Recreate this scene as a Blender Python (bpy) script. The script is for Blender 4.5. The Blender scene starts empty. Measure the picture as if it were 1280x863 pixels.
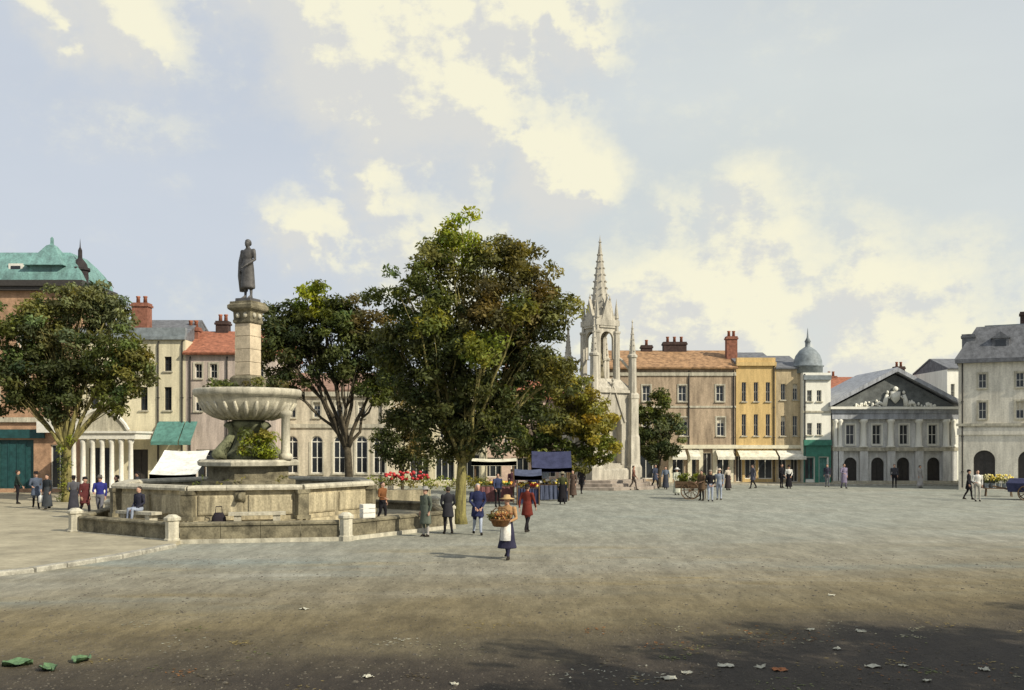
import bpy, math, random
import numpy as np
from mathutils import Vector, Matrix
R = math.radians
random.seed(7); rng = np.random.default_rng(11)
scene = bpy.context.scene
col = scene.collection

# ------------------------------------------------------------------ camera
F, CH, HZ = 1200.0, 3.2, 554.0          # focal length (px of the 1280 wide picture), eye height, horizon row
cam = bpy.data.objects.new('camera', bpy.data.cameras.new('camera'))
cam.data.sensor_width = 36; cam.data.lens = 36*F/1280
cam.location = (0, 0, CH); cam.rotation_euler = (R(90), 0, 0)
cam.data.shift_y = (HZ-431.5)/1280
cam.data.clip_end = 6000
col.objects.link(cam); scene.camera = cam

# ------------------------------------------------------------------ light, sky, exposure
SUN = Vector((0.72, -0.48, 0.59)).normalized()
EL = math.asin(SUN.z)
AZ = math.atan2(SUN.x, SUN.y)
sl = bpy.data.lights.new('sun', 'SUN'); sl.energy = 5.0; sl.angle = R(0.6); sl.color = (1.0, 0.92, 0.76)
so = bpy.data.objects.new('sun', sl); so.rotation_euler = SUN.to_track_quat('Z', 'Y').to_euler(); so.location = (30, -20, 40)
col.objects.link(so)
scene.view_settings.view_transform = 'Standard'
scene.view_settings.look = 'None'
scene.view_settings.exposure = 0.0
scene.view_settings.gamma = 1.0
scene.cycles.use_denoising = True
scene.cycles.max_bounces = 6
scene.cycles.transparent_max_bounces = 6

world = bpy.data.worlds.new('World'); scene.world = world; world.use_nodes = True
nt = world.node_tree; N = nt.nodes; L = nt.links; N.clear()
def wn(t, **k):
    n = N.new(t)
    for a, b in k.items(): setattr(n, a, b)
    return n
def wm(op, a, b=None, c=None, clamp=False):
    n = wn('ShaderNodeMath', operation=op); n.use_clamp = clamp
    for i, v in enumerate((a, b, c)):
        if v is None: continue
        if isinstance(v, (int, float)): n.inputs[i].default_value = v
        else: L.new(v, n.inputs[i])
    return n.outputs[0]
def wmix(f, a, b):
    n = wn('ShaderNodeMix', data_type='RGBA')
    for s, v in ((0, f), (6, a), (7, b)):
        if isinstance(v, (int, float)): n.inputs[s].default_value = v
        elif isinstance(v, tuple): n.inputs[s].default_value = (*v, 1)
        else: L.new(v, n.inputs[s])
    return n.outputs[2]
tc = wn('ShaderNodeTexCoord')
sky = wn('ShaderNodeTexSky', sky_type='NISHITA'); sky.sun_disc = False
sky.sun_elevation = EL; sky.sun_rotation = AZ; sky.dust_density = 2.0; sky.air_density = 1.0
skyc = wn('ShaderNodeVectorMath', operation='SCALE'); L.new(sky.outputs[0], skyc.inputs[0]); skyc.inputs['Scale'].default_value = 0.10
def wnoise(vec, scale, detail, rough, stretch=(1, 1, 1.0), loc=(0, 0, 0)):
    m = wn('ShaderNodeMapping'); L.new(vec, m.inputs[0])
    m.inputs['Scale'].default_value = stretch; m.inputs['Location'].default_value = loc
    n = wn('ShaderNodeTexNoise'); L.new(m.outputs[0], n.inputs['Vector'])
    n.inputs['Scale'].default_value = scale; n.inputs['Detail'].default_value = detail; n.inputs['Roughness'].default_value = rough
    return n
def wmap(v, a, b, c=0.0, d=1.0, smooth=True):
    mr = wn('ShaderNodeMapRange', interpolation_type='SMOOTHSTEP' if smooth else 'LINEAR'); L.new(v, mr.inputs[0])
    for i, x in enumerate((a, b, c, d)): mr.inputs[i+1].default_value = x
    return mr.outputs[0]
def wvec(op, a, b):
    n = wn('ShaderNodeVectorMath', operation=op); L.new(a, n.inputs[0])
    if op == 'SCALE': n.inputs['Scale'].default_value = b
    elif isinstance(b, tuple): n.inputs[1].default_value = b
    else: L.new(b, n.inputs[1])
    return n.outputs[0]
# cumulus banks: picture column, row, angular radius, weight
banks = [(530, 80, 210, 1.0), (420, 30, 190, .85), (690, 205, 125, .95), (650, 10, 150, .8), (400, 285, 95, .8), (560, 330, 190, .45),
         (850, 285, 90, .55), (900, 400, 230, .85), (1130, 420, 230, .8), (150, 25, 110, .8), (470, 200, 110, .7), (750, 30, 90, .7), (60, 50, 70, .6)]
def density(vec):
    warp = wnoise(vec, 5.0, 6, 0.62)
    wa = wvec('ADD', vec, wvec('SCALE', wvec('SUBTRACT', warp.outputs['Color'], (.5, .5, .5)), 0.20))
    tot = None
    for (px, py, rp, st) in banks:
        dv = Vector(((px-640)/F, 1, (HZ-py)/F)).normalized()
        n = wn('ShaderNodeVectorMath', operation='DISTANCE'); L.new(wa, n.inputs[0]); n.inputs[1].default_value = dv
        v = wmap(n.outputs['Value'], rp/F, 0.0, 0.0, st)
        tot = v if tot is None else wm('MAXIMUM', tot, v)
    fb = wnoise(vec, 3.4, 9, 0.62, (1, 1, 1.9), (3.1, 0.4, 1.7)); ff = wnoise(vec, 12, 9, 0.66, (1, 1, 1.4), (0.3, 2.4, 5.7))
    return wm('ADD', wm('ADD', wm('MULTIPLY', fb.outputs[0], .92), wm('MULTIPLY', ff.outputs[0], .62)), wm('MULTIPLY', tot, 0.78))
gen = tc.outputs['Generated']
d0 = density(gen); d1 = density(wvec('ADD', gen, tuple(Vector((.6, -.1, .75)).normalized()*.022)))
cover = wmap(d0, 0.76, 1.26)
lit = wmap(wm('SUBTRACT', d0, d1), -.07, .09)
veil = wnoise(gen, 1.8, 6, 0.55, (1, 1, 2.6), (7, 2, 0))
far = wn('ShaderNodeVectorMath', operation='DISTANCE'); L.new(gen, far.inputs[0]); far.inputs[1].default_value = Vector((.30, 1, .20)).normalized()
vcol = wmix(wmap(far.outputs['Value'], .55, .05), (0.63, 0.68, 0.75), (0.735, 0.775, 0.745))
base = wmix(wmap(veil.outputs[0], .3, .7, .82, .96, False), skyc.outputs[0], vcol)
cloud = wmix(lit, (0.71, 0.71, 0.68), (0.955, 0.915, 0.70))
out = wmix(wm('MULTIPLY', cover, .92), base, cloud)
bg = wn('ShaderNodeBackground'); L.new(out, bg.inputs[0]); bg.inputs[1].default_value = 1.0
wo = wn('ShaderNodeOutputWorld'); L.new(bg.outputs[0], wo.inputs[0])

# ------------------------------------------------------------------ helpers
def X(px, d): return (px-640)*d/F
def Z(py, d): return CH+(HZ-py)*d/F
def DG(py): return F*CH/(py-HZ)         # distance of a ground point
def tag(o, label=None, cat=None, group=None, kind=None):
    if label: o['label'] = label
    if cat: o['category'] = cat
    if group: o['group'] = group
    if kind: o['kind'] = kind
    return o
def empty(name, loc, rz=0, label=None, cat=None, group=None):
    o = bpy.data.objects.new(name, None); col.objects.link(o)
    o.location = loc; o.rotation_euler = (0, 0, rz); o.empty_display_size = .2
    return tag(o, label, cat, group)

class MB:
    def __init__(s): s.v = []; s.f = []; s.m = []
    def add(s, vs, fs, mi=0):
        b = len(s.v); s.v.extend([tuple(p) for p in vs]); s.f.extend([tuple(i+b for i in f) for f in fs]); s.m.extend([mi]*len(fs)); return s
    def box(s, x0, x1, y0, y1, z0, z1, mi=0):
        return s.add([(x0,y0,z0),(x1,y0,z0),(x1,y1,z0),(x0,y1,z0),(x0,y0,z1),(x1,y0,z1),(x1,y1,z1),(x0,y1,z1)],
                     [(0,3,2,1),(4,5,6,7),(0,1,5,4),(1,2,6,5),(2,3,7,6),(3,0,4,7)], mi)
    def quad(s, *p, mi=0): return s.add(p, [tuple(range(len(p)))], mi)
    def loft(s, rings, cap=True, closed=True, mi=0):
        n = len(rings[0]); vs = [p for r in rings for p in r]; fs = []
        for i in range(len(rings)-1):
            for j in range(n if closed else n-1):
                k = (j+1) % n
                fs.append((i*n+j, i*n+k, (i+1)*n+k, (i+1)*n+j))
        if cap: fs.append(tuple(range(n))[::-1]); fs.append(tuple((len(rings)-1)*n+j for j in range(n)))
        return s.add(vs, fs, mi)
    def ell(s, rings, n=12, mi=0):       # rings of (cx,cy,cz,rx,ry)
        return s.loft([[(c[0]+c[3]*math.cos(2*math.pi*j/n), c[1]+c[4]*math.sin(2*math.pi*j/n), c[2]) for j in range(n)] for c in rings], mi=mi)
    def lathe(s, prof, n=24, c=(0,0), rot=0, mi=0, cap=True):
        return s.loft([[(c[0]+r*math.cos(rot+2*math.pi*j/n), c[1]+r*math.sin(rot+2*math.pi*j/n), z) for j in range(n)] for r, z in prof], mi=mi, cap=cap)
    def tube(s, path, rad, n=8, mi=0):
        path = [Vector(p) for p in path]; rings = []; up = None
        for i, p in enumerate(path):
            t = (path[min(i+1, len(path)-1)]-path[max(i-1, 0)]).normalized()
            if up is None:
                up = Vector((1,0,0)) if abs(t.x) < .8 else Vector((0,1,0))
            a = (up-t*up.dot(t)).normalized(); b = t.cross(a); up = a
            r = rad[i] if hasattr(rad, '__len__') else rad
            rings.append([p+a*r*math.cos(2*math.pi*j/n)+b*r*math.sin(2*math.pi*j/n) for j in range(n)])
        return s.loft(rings, mi=mi)
    def prism(s, poly, z0, z1, mi=0):
        n = len(poly)
        return s.loft([[(p[0], p[1], z0) for p in poly], [(p[0], p[1], z1) for p in poly]], mi=mi)
    def sphere(s, c, r, n=8, m=5, mi=0):
        rx, ry, rz = r if hasattr(r, '__len__') else (r, r, r)
        rings = []
        for i in range(m+1):
            a = math.pi*i/m; q = max(math.sin(a), .03)
            rings.append((c[0], c[1], c[2]-rz*math.cos(a), rx*q, ry*q))
        return s.ell(rings, n, mi)
    def mesh(s, name='m'):
        me = bpy.data.meshes.new(name); me.from_pydata(s.v, [], s.f)
        if any(s.m): me.polygons.foreach_set('material_index', s.m)
        me.update(); return me
    def build(s, name, mats, parent=None, smooth=False, loc=None, rz=0):
        me = s.mesh(name)
        for m in (mats if isinstance(mats, (list, tuple)) else [mats]): me.materials.append(m)
        if smooth: me.polygons.foreach_set('use_smooth', [True]*len(me.polygons))
        o = bpy.data.objects.new(name, me); col.objects.link(o)
        if parent: o.parent = parent
        if loc: o.location = loc
        if rz: o.rotation_euler = (0, 0, rz)
        return o

_mats = {}
def mat(name, c, rough=.85, var=.25, scale=2.0, bump=.0, bscale=30, c2=None, stain=0.0, spec=.3, metal=0, streak=False):
    if name in _mats: return _mats[name]
    m = bpy.data.materials.new(name); m.use_nodes = True; t = m.node_tree; n = t.nodes; l = t.links
    p = n['Principled BSDF']; p.inputs['Roughness'].default_value = rough; p.inputs['Metallic'].default_value = metal
    p.inputs['Specular IOR Level'].default_value = spec
    g = n.new('ShaderNodeNewGeometry'); oi = n.new('ShaderNodeObjectInfo')
    mp = n.new('ShaderNodeMapping'); l.new(g.outputs['Position'], mp.inputs[0])
    if streak: mp.inputs['Scale'].default_value = (2.2, 2.2, .35)
    a = n.new('ShaderNodeTexNoise'); l.new(mp.outputs[0], a.inputs['Vector']); a.inputs['Scale'].default_value = scale
    a.inputs['Detail'].default_value = 8; a.inputs['Roughness'].default_value = .65
    c2 = c2 or tuple(max(x*(1-1.6*var), 0) for x in c)
    c1 = tuple(min(x*(1+.5*var), 1) for x in c)
    mr = n.new('ShaderNodeMapRange'); l.new(a.outputs[0], mr.inputs[0]); mr.inputs[1].default_value = .32; mr.inputs[2].default_value = .66
    mx = n.new('ShaderNodeMix'); mx.data_type = 'RGBA'; l.new(mr.outputs[0], mx.inputs[0])
    mx.inputs[6].default_value = (*c2, 1); mx.inputs[7].default_value = (*c1, 1)
    last = mx.outputs[2]
    b = n.new('ShaderNodeTexNoise'); l.new(g.outputs['Position'], b.inputs['Vector']); b.inputs['Scale'].default_value = scale*9
    b.inputs['Detail'].default_value = 5
    mr2 = n.new('ShaderNodeMapRange'); l.new(b.outputs[0], mr2.inputs[0]); mr2.inputs[1].default_value = .3; mr2.inputs[2].default_value = .7
    mr2.inputs[3].default_value = 1-.5*var; mr2.inputs[4].default_value = 1+.5*var
    vs = n.new('ShaderNodeVectorMath'); vs.operation = 'SCALE'; l.new(last, vs.inputs[0]); l.new(mr2.outputs[0], vs.inputs['Scale'])
    l.new(vs.outputs[0], p.inputs['Base Color'])
    if bump:
        e = n.new('ShaderNodeTexNoise'); l.new(g.outputs['Position'], e.inputs['Vector']); e.inputs['Scale'].default_value = bscale; e.inputs['Detail'].default_value = 6
        bp = n.new('ShaderNodeBump'); l.new(e.outputs[0], bp.inputs['Height']); bp.inputs['Strength'].default_value = bump; bp.inputs['Distance'].default_value = .03
        l.new(bp.outputs[0], p.inputs['Normal'])
    _mats[name] = m; return m
def cloth(c):
    return mat('cloth_%d_%d_%d' % tuple(int(x*999) for x in c), c, .95, .22, 3, .35, 12, spec=.1)

# real-world tones
STONE = mat('fountain_stone', (.45,.39,.255), .9, .40, 1.6, .5, 22, streak=True)
STONE2 = mat('pale_stone', (.50,.465,.36), .9, .28, 1.6, .4, 22, streak=True)
STONED = mat('weathered_stone', (.21,.185,.12), .9, .45, 2.2, .5, 18)
CROSSM = mat('cross_limestone', (.47,.435,.355), .9, .30, 1.5, .4, 14, streak=True)
MOSSY = mat('mossy_stone', (.17,.175,.10), .9, .5, 3, .6, 16, c2=(.06,.065,.035))
BRONZE = mat('bronze', (.11,.105,.10), .6, .3, 5, .2, 30, metal=.2)
GLASS = mat('window_glass', (.025,.03,.035), .08, .2, 1.0, spec=.5)
FRAMEW = mat('white_paint', (.72,.70,.62), .6, .12, 6)
FRAMED = mat('dark_paint', (.05,.045,.04), .5, .2, 6)
WOOD = mat('old_wood', (.16,.10,.055), .8, .3, 8, .4, 40)
SLATE = mat('slate', (.16,.165,.175), .7, .3, 3, .5, 14)
TILE = mat('red_clay_tile', (.36,.14,.08), .85, .35, 4, .7, 9)
OTILE = mat('orange_clay_tile', (.38,.225,.115), .85, .4, 3, .7, 9)
BRICKR = mat('chimney_brick', (.27,.115,.075), .9, .3, 5, .4, 12)
BRICKD = mat('dark_brick', (.065,.042,.036), .9, .3, 5, .4, 12)
LEAD = mat('lead_sheet', (.22,.25,.26), .6, .25, 3)
WATER = mat('water', (.03,.045,.035), .04, .2, 3, .15, 6, spec=.6)

# ------------------------------------------------------------------ ground
def ground_mat():
    m = bpy.data.materials.new('market_square_gravel'); m.use_nodes = True; t = m.node_tree; n = t.nodes; l = t.links
    p = n['Principled BSDF']; p.inputs['Roughness'].default_value = .92; p.inputs['Specular IOR Level'].default_value = .2
    g = n.new('ShaderNodeNewGeometry')
    def noise(s, det=6, ro=.6, sc=(1,1,1), off=(0,0,0)):
        mp = n.new('ShaderNodeMapping'); l.new(g.outputs['Position'], mp.inputs[0]); mp.inputs['Scale'].default_value = sc; mp.inputs['Location'].default_value = off
        q = n.new('ShaderNodeTexNoise'); l.new(mp.outputs[0], q.inputs['Vector']); q.inputs['Scale'].default_value = s
        q.inputs['Detail'].default_value = det; q.inputs['Roughness'].default_value = ro; return q.outputs[0]
    def rngm(v, a, b, c=0, d=1, smooth=True):
        q = n.new('ShaderNodeMapRange'); l.new(v, q.inputs[0])
        if smooth: q.interpolation_type = 'SMOOTHSTEP'
        for i, x in enumerate((a, b, c, d)): q.inputs[i+1].default_value = x
        return q.outputs[0]
    def mix(f, a, b, mode='MIX'):
        q = n.new('ShaderNodeMix'); q.data_type = 'RGBA'; q.blend_type = mode
        for s, v in ((0, f), (6, a), (7, b)):
            if isinstance(v, (int, float)): q.inputs[s].default_value = v
            elif isinstance(v, tuple): q.inputs[s].default_value = (*v, 1)
            else: l.new(v, q.inputs[s])
        return q.outputs[2]
    def mth(op, a, b):
        q = n.new('ShaderNodeMath'); q.operation = op
        for i, v in enumerate((a, b)):
            if isinstance(v, (int, float)): q.inputs[i].default_value = v
            else: l.new(v, q.inputs[i])
        return q.outputs[0]
    sx = n.new('ShaderNodeSeparateXYZ'); l.new(g.outputs['Position'], sx.inputs[0])
    c = mix(rngm(noise(.10, 6, .6, (.5, 1.3, 1)), .38, .62), (.215,.19,.13), (.265,.25,.195))
    c = mix(rngm(noise(.16, 5, .6, (.35, 1.2, 1), (9, 4, 0)), .50, .68), c, (.20,.225,.20))
    c = mix(rngm(noise(.22, 6, .65, (.3, 1.6, 1), (3, 17, 0)), .52, .70), c, (.25,.20,.10))
    c = mix(rngm(mth('ADD', mth('SUBTRACT', sx.outputs[1], mth('MULTIPLY', sx.outputs[0], .3)), mth('MULTIPLY', noise(.12, 6, .65, (.5, 1, 1), (5, 1, 0)), 16.0)), 28, 46, 0, .8), c, (.275,.285,.24))
    # worn cart tracks
    c = mix(mth('MULTIPLY', rngm(noise(.5, 5, .6, (.2, 1.0, 1), (2, 8, 0)), .54, .70), .5), c, (.34,.325,.265))
    # foreground shade painted into the dark soil colour near the viewer, ragged edge
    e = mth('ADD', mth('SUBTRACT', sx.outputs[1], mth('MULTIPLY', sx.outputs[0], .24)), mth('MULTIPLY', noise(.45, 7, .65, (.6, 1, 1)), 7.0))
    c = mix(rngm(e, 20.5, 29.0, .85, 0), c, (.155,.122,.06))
    soil_shade = rngm(e, 16.6, 22.4, 1, 0)
    c = mix(soil_shade, c, (.042,.034,.025))
    # grit
    v = n.new('ShaderNodeTexVoronoi'); v.inputs['Scale'].default_value = 26; l.new(g.outputs['Position'], v.inputs['Vector'])
    grit = rngm(noise(9, 8, .75, (1.3, .6, 1)), .3, .7, .76, 1.24, False)
    s = n.new('ShaderNodeVectorMath'); s.operation = 'SCALE'; l.new(c, s.inputs[0]); l.new(grit, s.inputs['Scale'])
    mo = mth('MULTIPLY', rngm(noise(.9, 7, .7, (1.5, .40, 1), (8, 8, 0)), .34, .66, .82, 1.14), rngm(noise(3.0, 6, .7, (1.5, .45, 1), (1, 6, 0)), .34, .66, .86, 1.12))
    s3 = n.new('ShaderNodeVectorMath'); s3.operation = 'SCALE'; l.new(s.outputs[0], s3.inputs[0]); l.new(mo, s3.inputs['Scale']); s = s3
    pe = rngm(noise(60, 3, .7), .3, .7, .7, 1.3, False)
    s2 = n.new('ShaderNodeVectorMath'); s2.operation = 'SCALE'; l.new(s.outputs[0], s2.inputs[0]); l.new(pe, s2.inputs['Scale'])
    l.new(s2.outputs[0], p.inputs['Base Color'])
    l.new(rngm(soil_shade, 0, 1, .93, .75), p.inputs['Roughness'])
    hh = mth('ADD', mth('MULTIPLY', v.outputs['Distance'], .5), noise(7, 8, .7))
    bp = n.new('ShaderNodeBump'); l.new(hh, bp.inputs['Height']); bp.inputs['Strength'].default_value = .55; bp.inputs['Distance'].default_value = .04
    l.new(bp.outputs[0], p.inputs['Normal'])
    return m
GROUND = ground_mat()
gm = MB()
# gently uneven near sheet inside one big sheet
gx = [-2500, -60] + [x*1.0 for x in range(-44, 61, 4)] + [80, 2500]
gy = [-2500, -30] + [y*1.0 for y in range(0, 121, 4)] + [160, 2500]
gv = [(x, y, 0) for y in gy for x in gx]
gf = [(j*len(gx)+i, j*len(gx)+i+1, (j+1)*len(gx)+i+1, (j+1)*len(gx)+i) for j in range(len(gy)-1) for i in range(len(gx)-1)]
gm.add(gv, gf)
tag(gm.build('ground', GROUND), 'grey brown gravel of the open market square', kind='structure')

PAVE = mat('sandy_pavement', (.37,.33,.23), .9, .22, .8, .5, 25)
KERB = mat('kerb_stone', (.40,.38,.31), .9, .3, 3, .4, 25)
def pavement(name, label, edge, back, h=.11, kl=1.1):
    o = MB().prism(edge+back, -.2, h).build(name, PAVE); tag(o, label, kind='structure')
    for (a, b) in zip(edge[:-1], edge[1:]):
        a = Vector(a); b = Vector(b); ln = (b-a).length; k = max(1, round(ln/kl)); ang = math.atan2((b-a).y, (b-a).x)
        me = None
        for i in range(k):
            p = a.lerp(b, (i+.5)/k); w = ln/k
            if me is None:
                q = MB(); e = .012
                q.loft([[(-w/2+e, -.14, -.1), (w/2-e, -.14, -.1), (w/2-e, .14, -.1), (-w/2+e, .14, -.1)],
                        [(-w/2+e, -.14, h-.02), (w/2-e, -.14, h-.02), (w/2-e, .14, h-.02), (-w/2+e, .14, h-.02)],
                        [(-w/2+e+.015, -.12, h+.012), (w/2-e-.015, -.12, h+.012), (w/2-e-.015, .13, h+.012), (-w/2+e+.015, .13, h+.012)]])
                ko = q.build('kerb_stone', KERB, o); me = ko.data
            else:
                ko = bpy.data.objects.new('kerb_stone', me); col.objects.link(ko); ko.parent = o
            ko.location = (p.x, p.y, random.uniform(-.012, .008)); ko.rotation_euler = (0, 0, ang+random.uniform(-.01, .01))
    return o
pavement('pavement', 'sandy pavement with pale kerb stones left of the fountain',
         [(-30, 15), (-19, 18.3), (-14.2, 21), (-11.9, 23.8), (-10.9, 26.6), (-10.4, 29.4)], [(-12, 45), (-12, 60.2), (-45, 60.2), (-45, 15)])
pavement('pavement', 'narrow pavement in front of the shops across the square',
         [(3, 73.2), (12, 72.6), (25.0, 72.2), (35.5, 72.0)], [(42, 77), (3, 80)], kl=1.5)

# ------------------------------------------------------------------ people
SKIN = mat('skin', (.50,.30,.21), .6, .1, 8)
HAIRD = mat('dark_hair', (.04,.028,.02), .7, .2, 20)
def seg_dist(P, a, b):
    a = np.array(a); b = np.array(b); ab = b-a; t = np.clip(((P-a)@ab)/max(ab@ab, 1e-9), 0, 1)
    return np.linalg.norm(P-(a+t[:, None]*ab), axis=1)
def figure_mesh(top, bottom, skin, shoe, pose='stand', skirt=False, coat=False, arms=('down', 'down'), voxel=.022, stride=.16, long=None):
    """one continuous body, 1.72 m, facing -Y; returns mesh + hand points"""
    mb = MB(); segs = []       # segs: (a,b,radius,mat)
    T, B, S, H = 0, 1, 2, 3
    sit = pose == 'sit'
    hz = .50 if sit else .92
    def limb(pts, rad, mi):
        mb.tube(pts, rad, 10)
        for i in range(len(pts)-1): segs.append((pts[i], pts[i+1], (rad[i]+rad[i+1])/2, mi))
    def ball(c, r, mi, seg=True):
        mb.sphere(c, r, 10, 6)
    # torso
    t = hz-.92
    lean = .0
    mb.ell([(0,0,.84+t,.15,.105), (0,0,.90+t,.175,.125), (0,0,1.0+t,.165,.115), (0,-.005,1.10+t,.150,.10), (0,-.01,1.24+t,.175,.115),
            (0,-.005,1.36+t,.195,.112), (0,.005,1.43+t,.17,.085), (0,.01,1.475+t,.075,.06), (0,.0,1.52+t,.055,.055)], 14)
    segs.append(((0,0,1.02+t), (0,0,1.40+t), .16, T)); segs.append(((0,0,.84+t), (0,0,.95+t), .16, T if coat else B))
    segs.append(((-.15,0,1.40+t), (.15,0,1.40+t), .09, T))
    # neck, head
    limb([(0,.005,1.44+t), (0,-.008,1.54+t)], [.056, .054], S)
    hc = (0,-.02,1.615+t)
    mb.ell([(0,-.035,1.498+t,.028,.026), (0,-.032,1.515+t,.048,.055), (0,-.025,1.55+t,.064,.080), (0,-.018,1.60+t,.074,.092),
            (0,-.012,1.65+t,.075,.094), (0,-.005,1.69+t,.060,.078), (0,0,1.715+t,.028,.04)], 12)
    segs.append(((0,-.02,1.52+t), (0,-.01,1.68+t), .08, S))
    mb.ell([(0,-.112,1.572+t,.017,.022), (0,-.112,1.59+t,.013,.020), (0,-.104,1.625+t,.008,.012)], 6)   # nose
    for s in (-1, 1): mb.sphere((s*.078, .0, 1.60+t), (.012,.022,.033), 6, 4)                              # ears
    # legs
    for s in (-1, 1):
        hip = (s*.09, 0, .88+t)
        if sit:
            pts = [hip, (s*.11, -.40, .50), (s*.11, -.43, .09)]; fy = -.43
        elif pose == 'walk':
            f = s*stride
            pts = [hip, (s*.092, -f*.72-.03, .49), (s*.09, -f*1.45+.02+(.06 if f < 0 else 0), .095+(.03 if f < 0 else 0))]; fy = pts[2][1]
        else:
            pts = [hip, (s*.10, -.01, .49), (s*.105, .015, .09)]; fy = .015
        mids = [pts[0], tuple((Vector(pts[0])*.5+Vector(pts[1])*.5)), pts[1], tuple(Vector(pts[1])*.6+Vector(pts[2])*.4+Vector((0,.015,0))), pts[2]]
        limb(mids, [.092,.082,.060,.056,.043], B)
        fz = pts[2][2]-.09
        mb.ell([(s*.11, fy-.055, fz+.0, .042, .125), (s*.11, fy-.055, fz+.035, .044, .125), (s*.108, fy-.03, fz+.07, .038, .085), (s*.105, fy, fz+.11, .04, .045)], 10)
        segs.append(((s*.11, fy-.15, fz+.03), (s*.105, fy+.03, fz+.04), .05, H))
    hands = []
    for s, a in zip((-1, 1), arms):
        sh = (s*.205, .0, 1.385+t)
        if a == 'front': el, wr = (s*.27, -.02, 1.12+t), (s*.17, -.27, 1.06+t)
        elif a == 'lap': el, wr = (s*.26, .0, 1.13+t), (s*.10, -.26, .98+t-.06)
        elif a == 'swing': el, wr = (s*.265, -.07, 1.12+t), (s*.24, -.21, .90+t)
        elif a == 'back': el, wr = (s*.265, .09, 1.12+t), (s*.26, .12, .88+t)
        elif a == 'carry': el, wr = (s*.25, .0, 1.11+t), (s*.26, -.03, .85+t)
        else: el, wr = (s*.242, .035, 1.12+t), (s*.232, -.035, .88+t)
        limb([sh, tuple(Vector(sh)*.5+Vector(el)*.5), el, tuple(Vector(el)*.5+Vector(wr)*.5), wr], [.066,.056,.046,.044,.034], T)
        mb.sphere(sh, .072, 10, 6)
        d = (Vector(wr)-Vector(el)).normalized(); pc = Vector(wr)+d*.06
        mb.sphere(pc, (.022,.04,.045) if a in ('down','carry','back','swing') else (.04,.045,.024), 8, 5)
        segs.append((wr, tuple(pc+d*.04), .045, S)); hands.append((Vector(wr), d, pc, s))
    if skirt:
        z0 = .14 if long is None else long
        if not sit:
            mb.ell([(0,-.01,z0,.27,.25), (0,-.01,z0+.03,.27,.25), (0,0,.5,.225,.205), (0,0,.82,.19,.155), (0,0,1.0,.155,.115)], 16)
            segs.append(((0,0,z0), (0,0,.98), .24, B))
    if coat and not sit:
        z0 = .62 if long is None else long
        mb.ell([(0,.0,z0,.225,.19), (0,0,z0+.03,.225,.19), (0,0,.9,.19,.145), (0,0,1.1,.165,.12)], 16)
        segs.append(((0,0,z0+.05), (0,0,1.05), .22, T))
    me = mb.mesh('tmp'); ob = bpy.data.objects.new('tmp', me); col.objects.link(ob)
    rm = ob.modifiers.new('r', 'REMESH'); rm.mode = 'VOXEL'; rm.voxel_size = voxel; rm.use_smooth_shade = True
    sm = ob.modifiers.new('s', 'SMOOTH'); sm.factor = .5; sm.iterations = 3
    dg = bpy.context.evaluated_depsgraph_get(); ev = ob.evaluated_get(dg)
    m2 = bpy.data.meshes.new_from_object(ev); bpy.data.objects.remove(ob); bpy.data.meshes.remove(me)
    nv = len(m2.vertices); V = np.empty(nv*3, 'f'); m2.vertices.foreach_get('co', V); V = V.reshape(-1, 3)
    np_ = len(m2.polygons); Cn = np.empty(np_*3, 'f'); m2.polygons.foreach_get('center', Cn); Cn = Cn.reshape(-1, 3)
    D = np.stack([seg_dist(Cn, a, b)/r for a, b, r, mi in segs], 1); idx = np.array([q[3] for q in segs])[D.argmin(1)]
    if skirt and not sit: idx[(Cn[:, 2] < .98) & (Cn[:, 2] > z0) & (np.abs(Cn[:, 0]) < .24) & (idx != S)] = B
    fs = [tuple(p.vertices) for p in m2.polygons]; fm = list(idx)
    bpy.data.meshes.remove(m2)
    q = MB(); q.v = [tuple(v) for v in V.astype(float)]; q.f = fs; q.m = [int(i) for i in fm]
    # fingers rooted in the palm, curled a little; the thumb leaves the palm's side
    for wr, d, pc, s in hands:
        side = Vector((0, 1, 0)) if abs(d.y) < .6 else Vector((1, 0, 0)); side = (side-d*side.dot(d)).normalized()
        inw = d.cross(side)
        if inw.x*s > 0 and abs(d.y) < .6: inw = -inw
        if abs(d.y) >= .6 and inw.z > 0: inw = -inw
        for k, ln in enumerate((.055, .068, .072, .062)):
            b = pc+side*(.028-.018*k)+d*.028
            q.tube([b, b+d*ln*.5+inw*.006, b+d*ln*.9+inw*.026], [.0105, .0095, .007], 6, mi=S)
        b = pc-d*.02+side*.032*(-1 if True else 1)
        q.tube([b, b+d*.03-side*.018+inw*.012, b+d*.058-side*.012+inw*.024], [.0125, .011, .008], 6, mi=S)
    for s in (-1, 1): q.sphere((s*.030, -.108, 1.612+t), (.011,.008,.008), 6, 4, mi=4)
    q.tube([(-.022,-.110,1.545+t), (0,-.116,1.543+t), (.022,-.110,1.545+t)], .006, 5, mi=5)
    m3 = q.mesh('person')
    m3.polygons.foreach_set('use_smooth', [True]*len(m3.polygons))
    return m3, hands, t
LIP = mat('lips', (.33,.12,.10), .6, .1, 9)
persons = []
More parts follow.
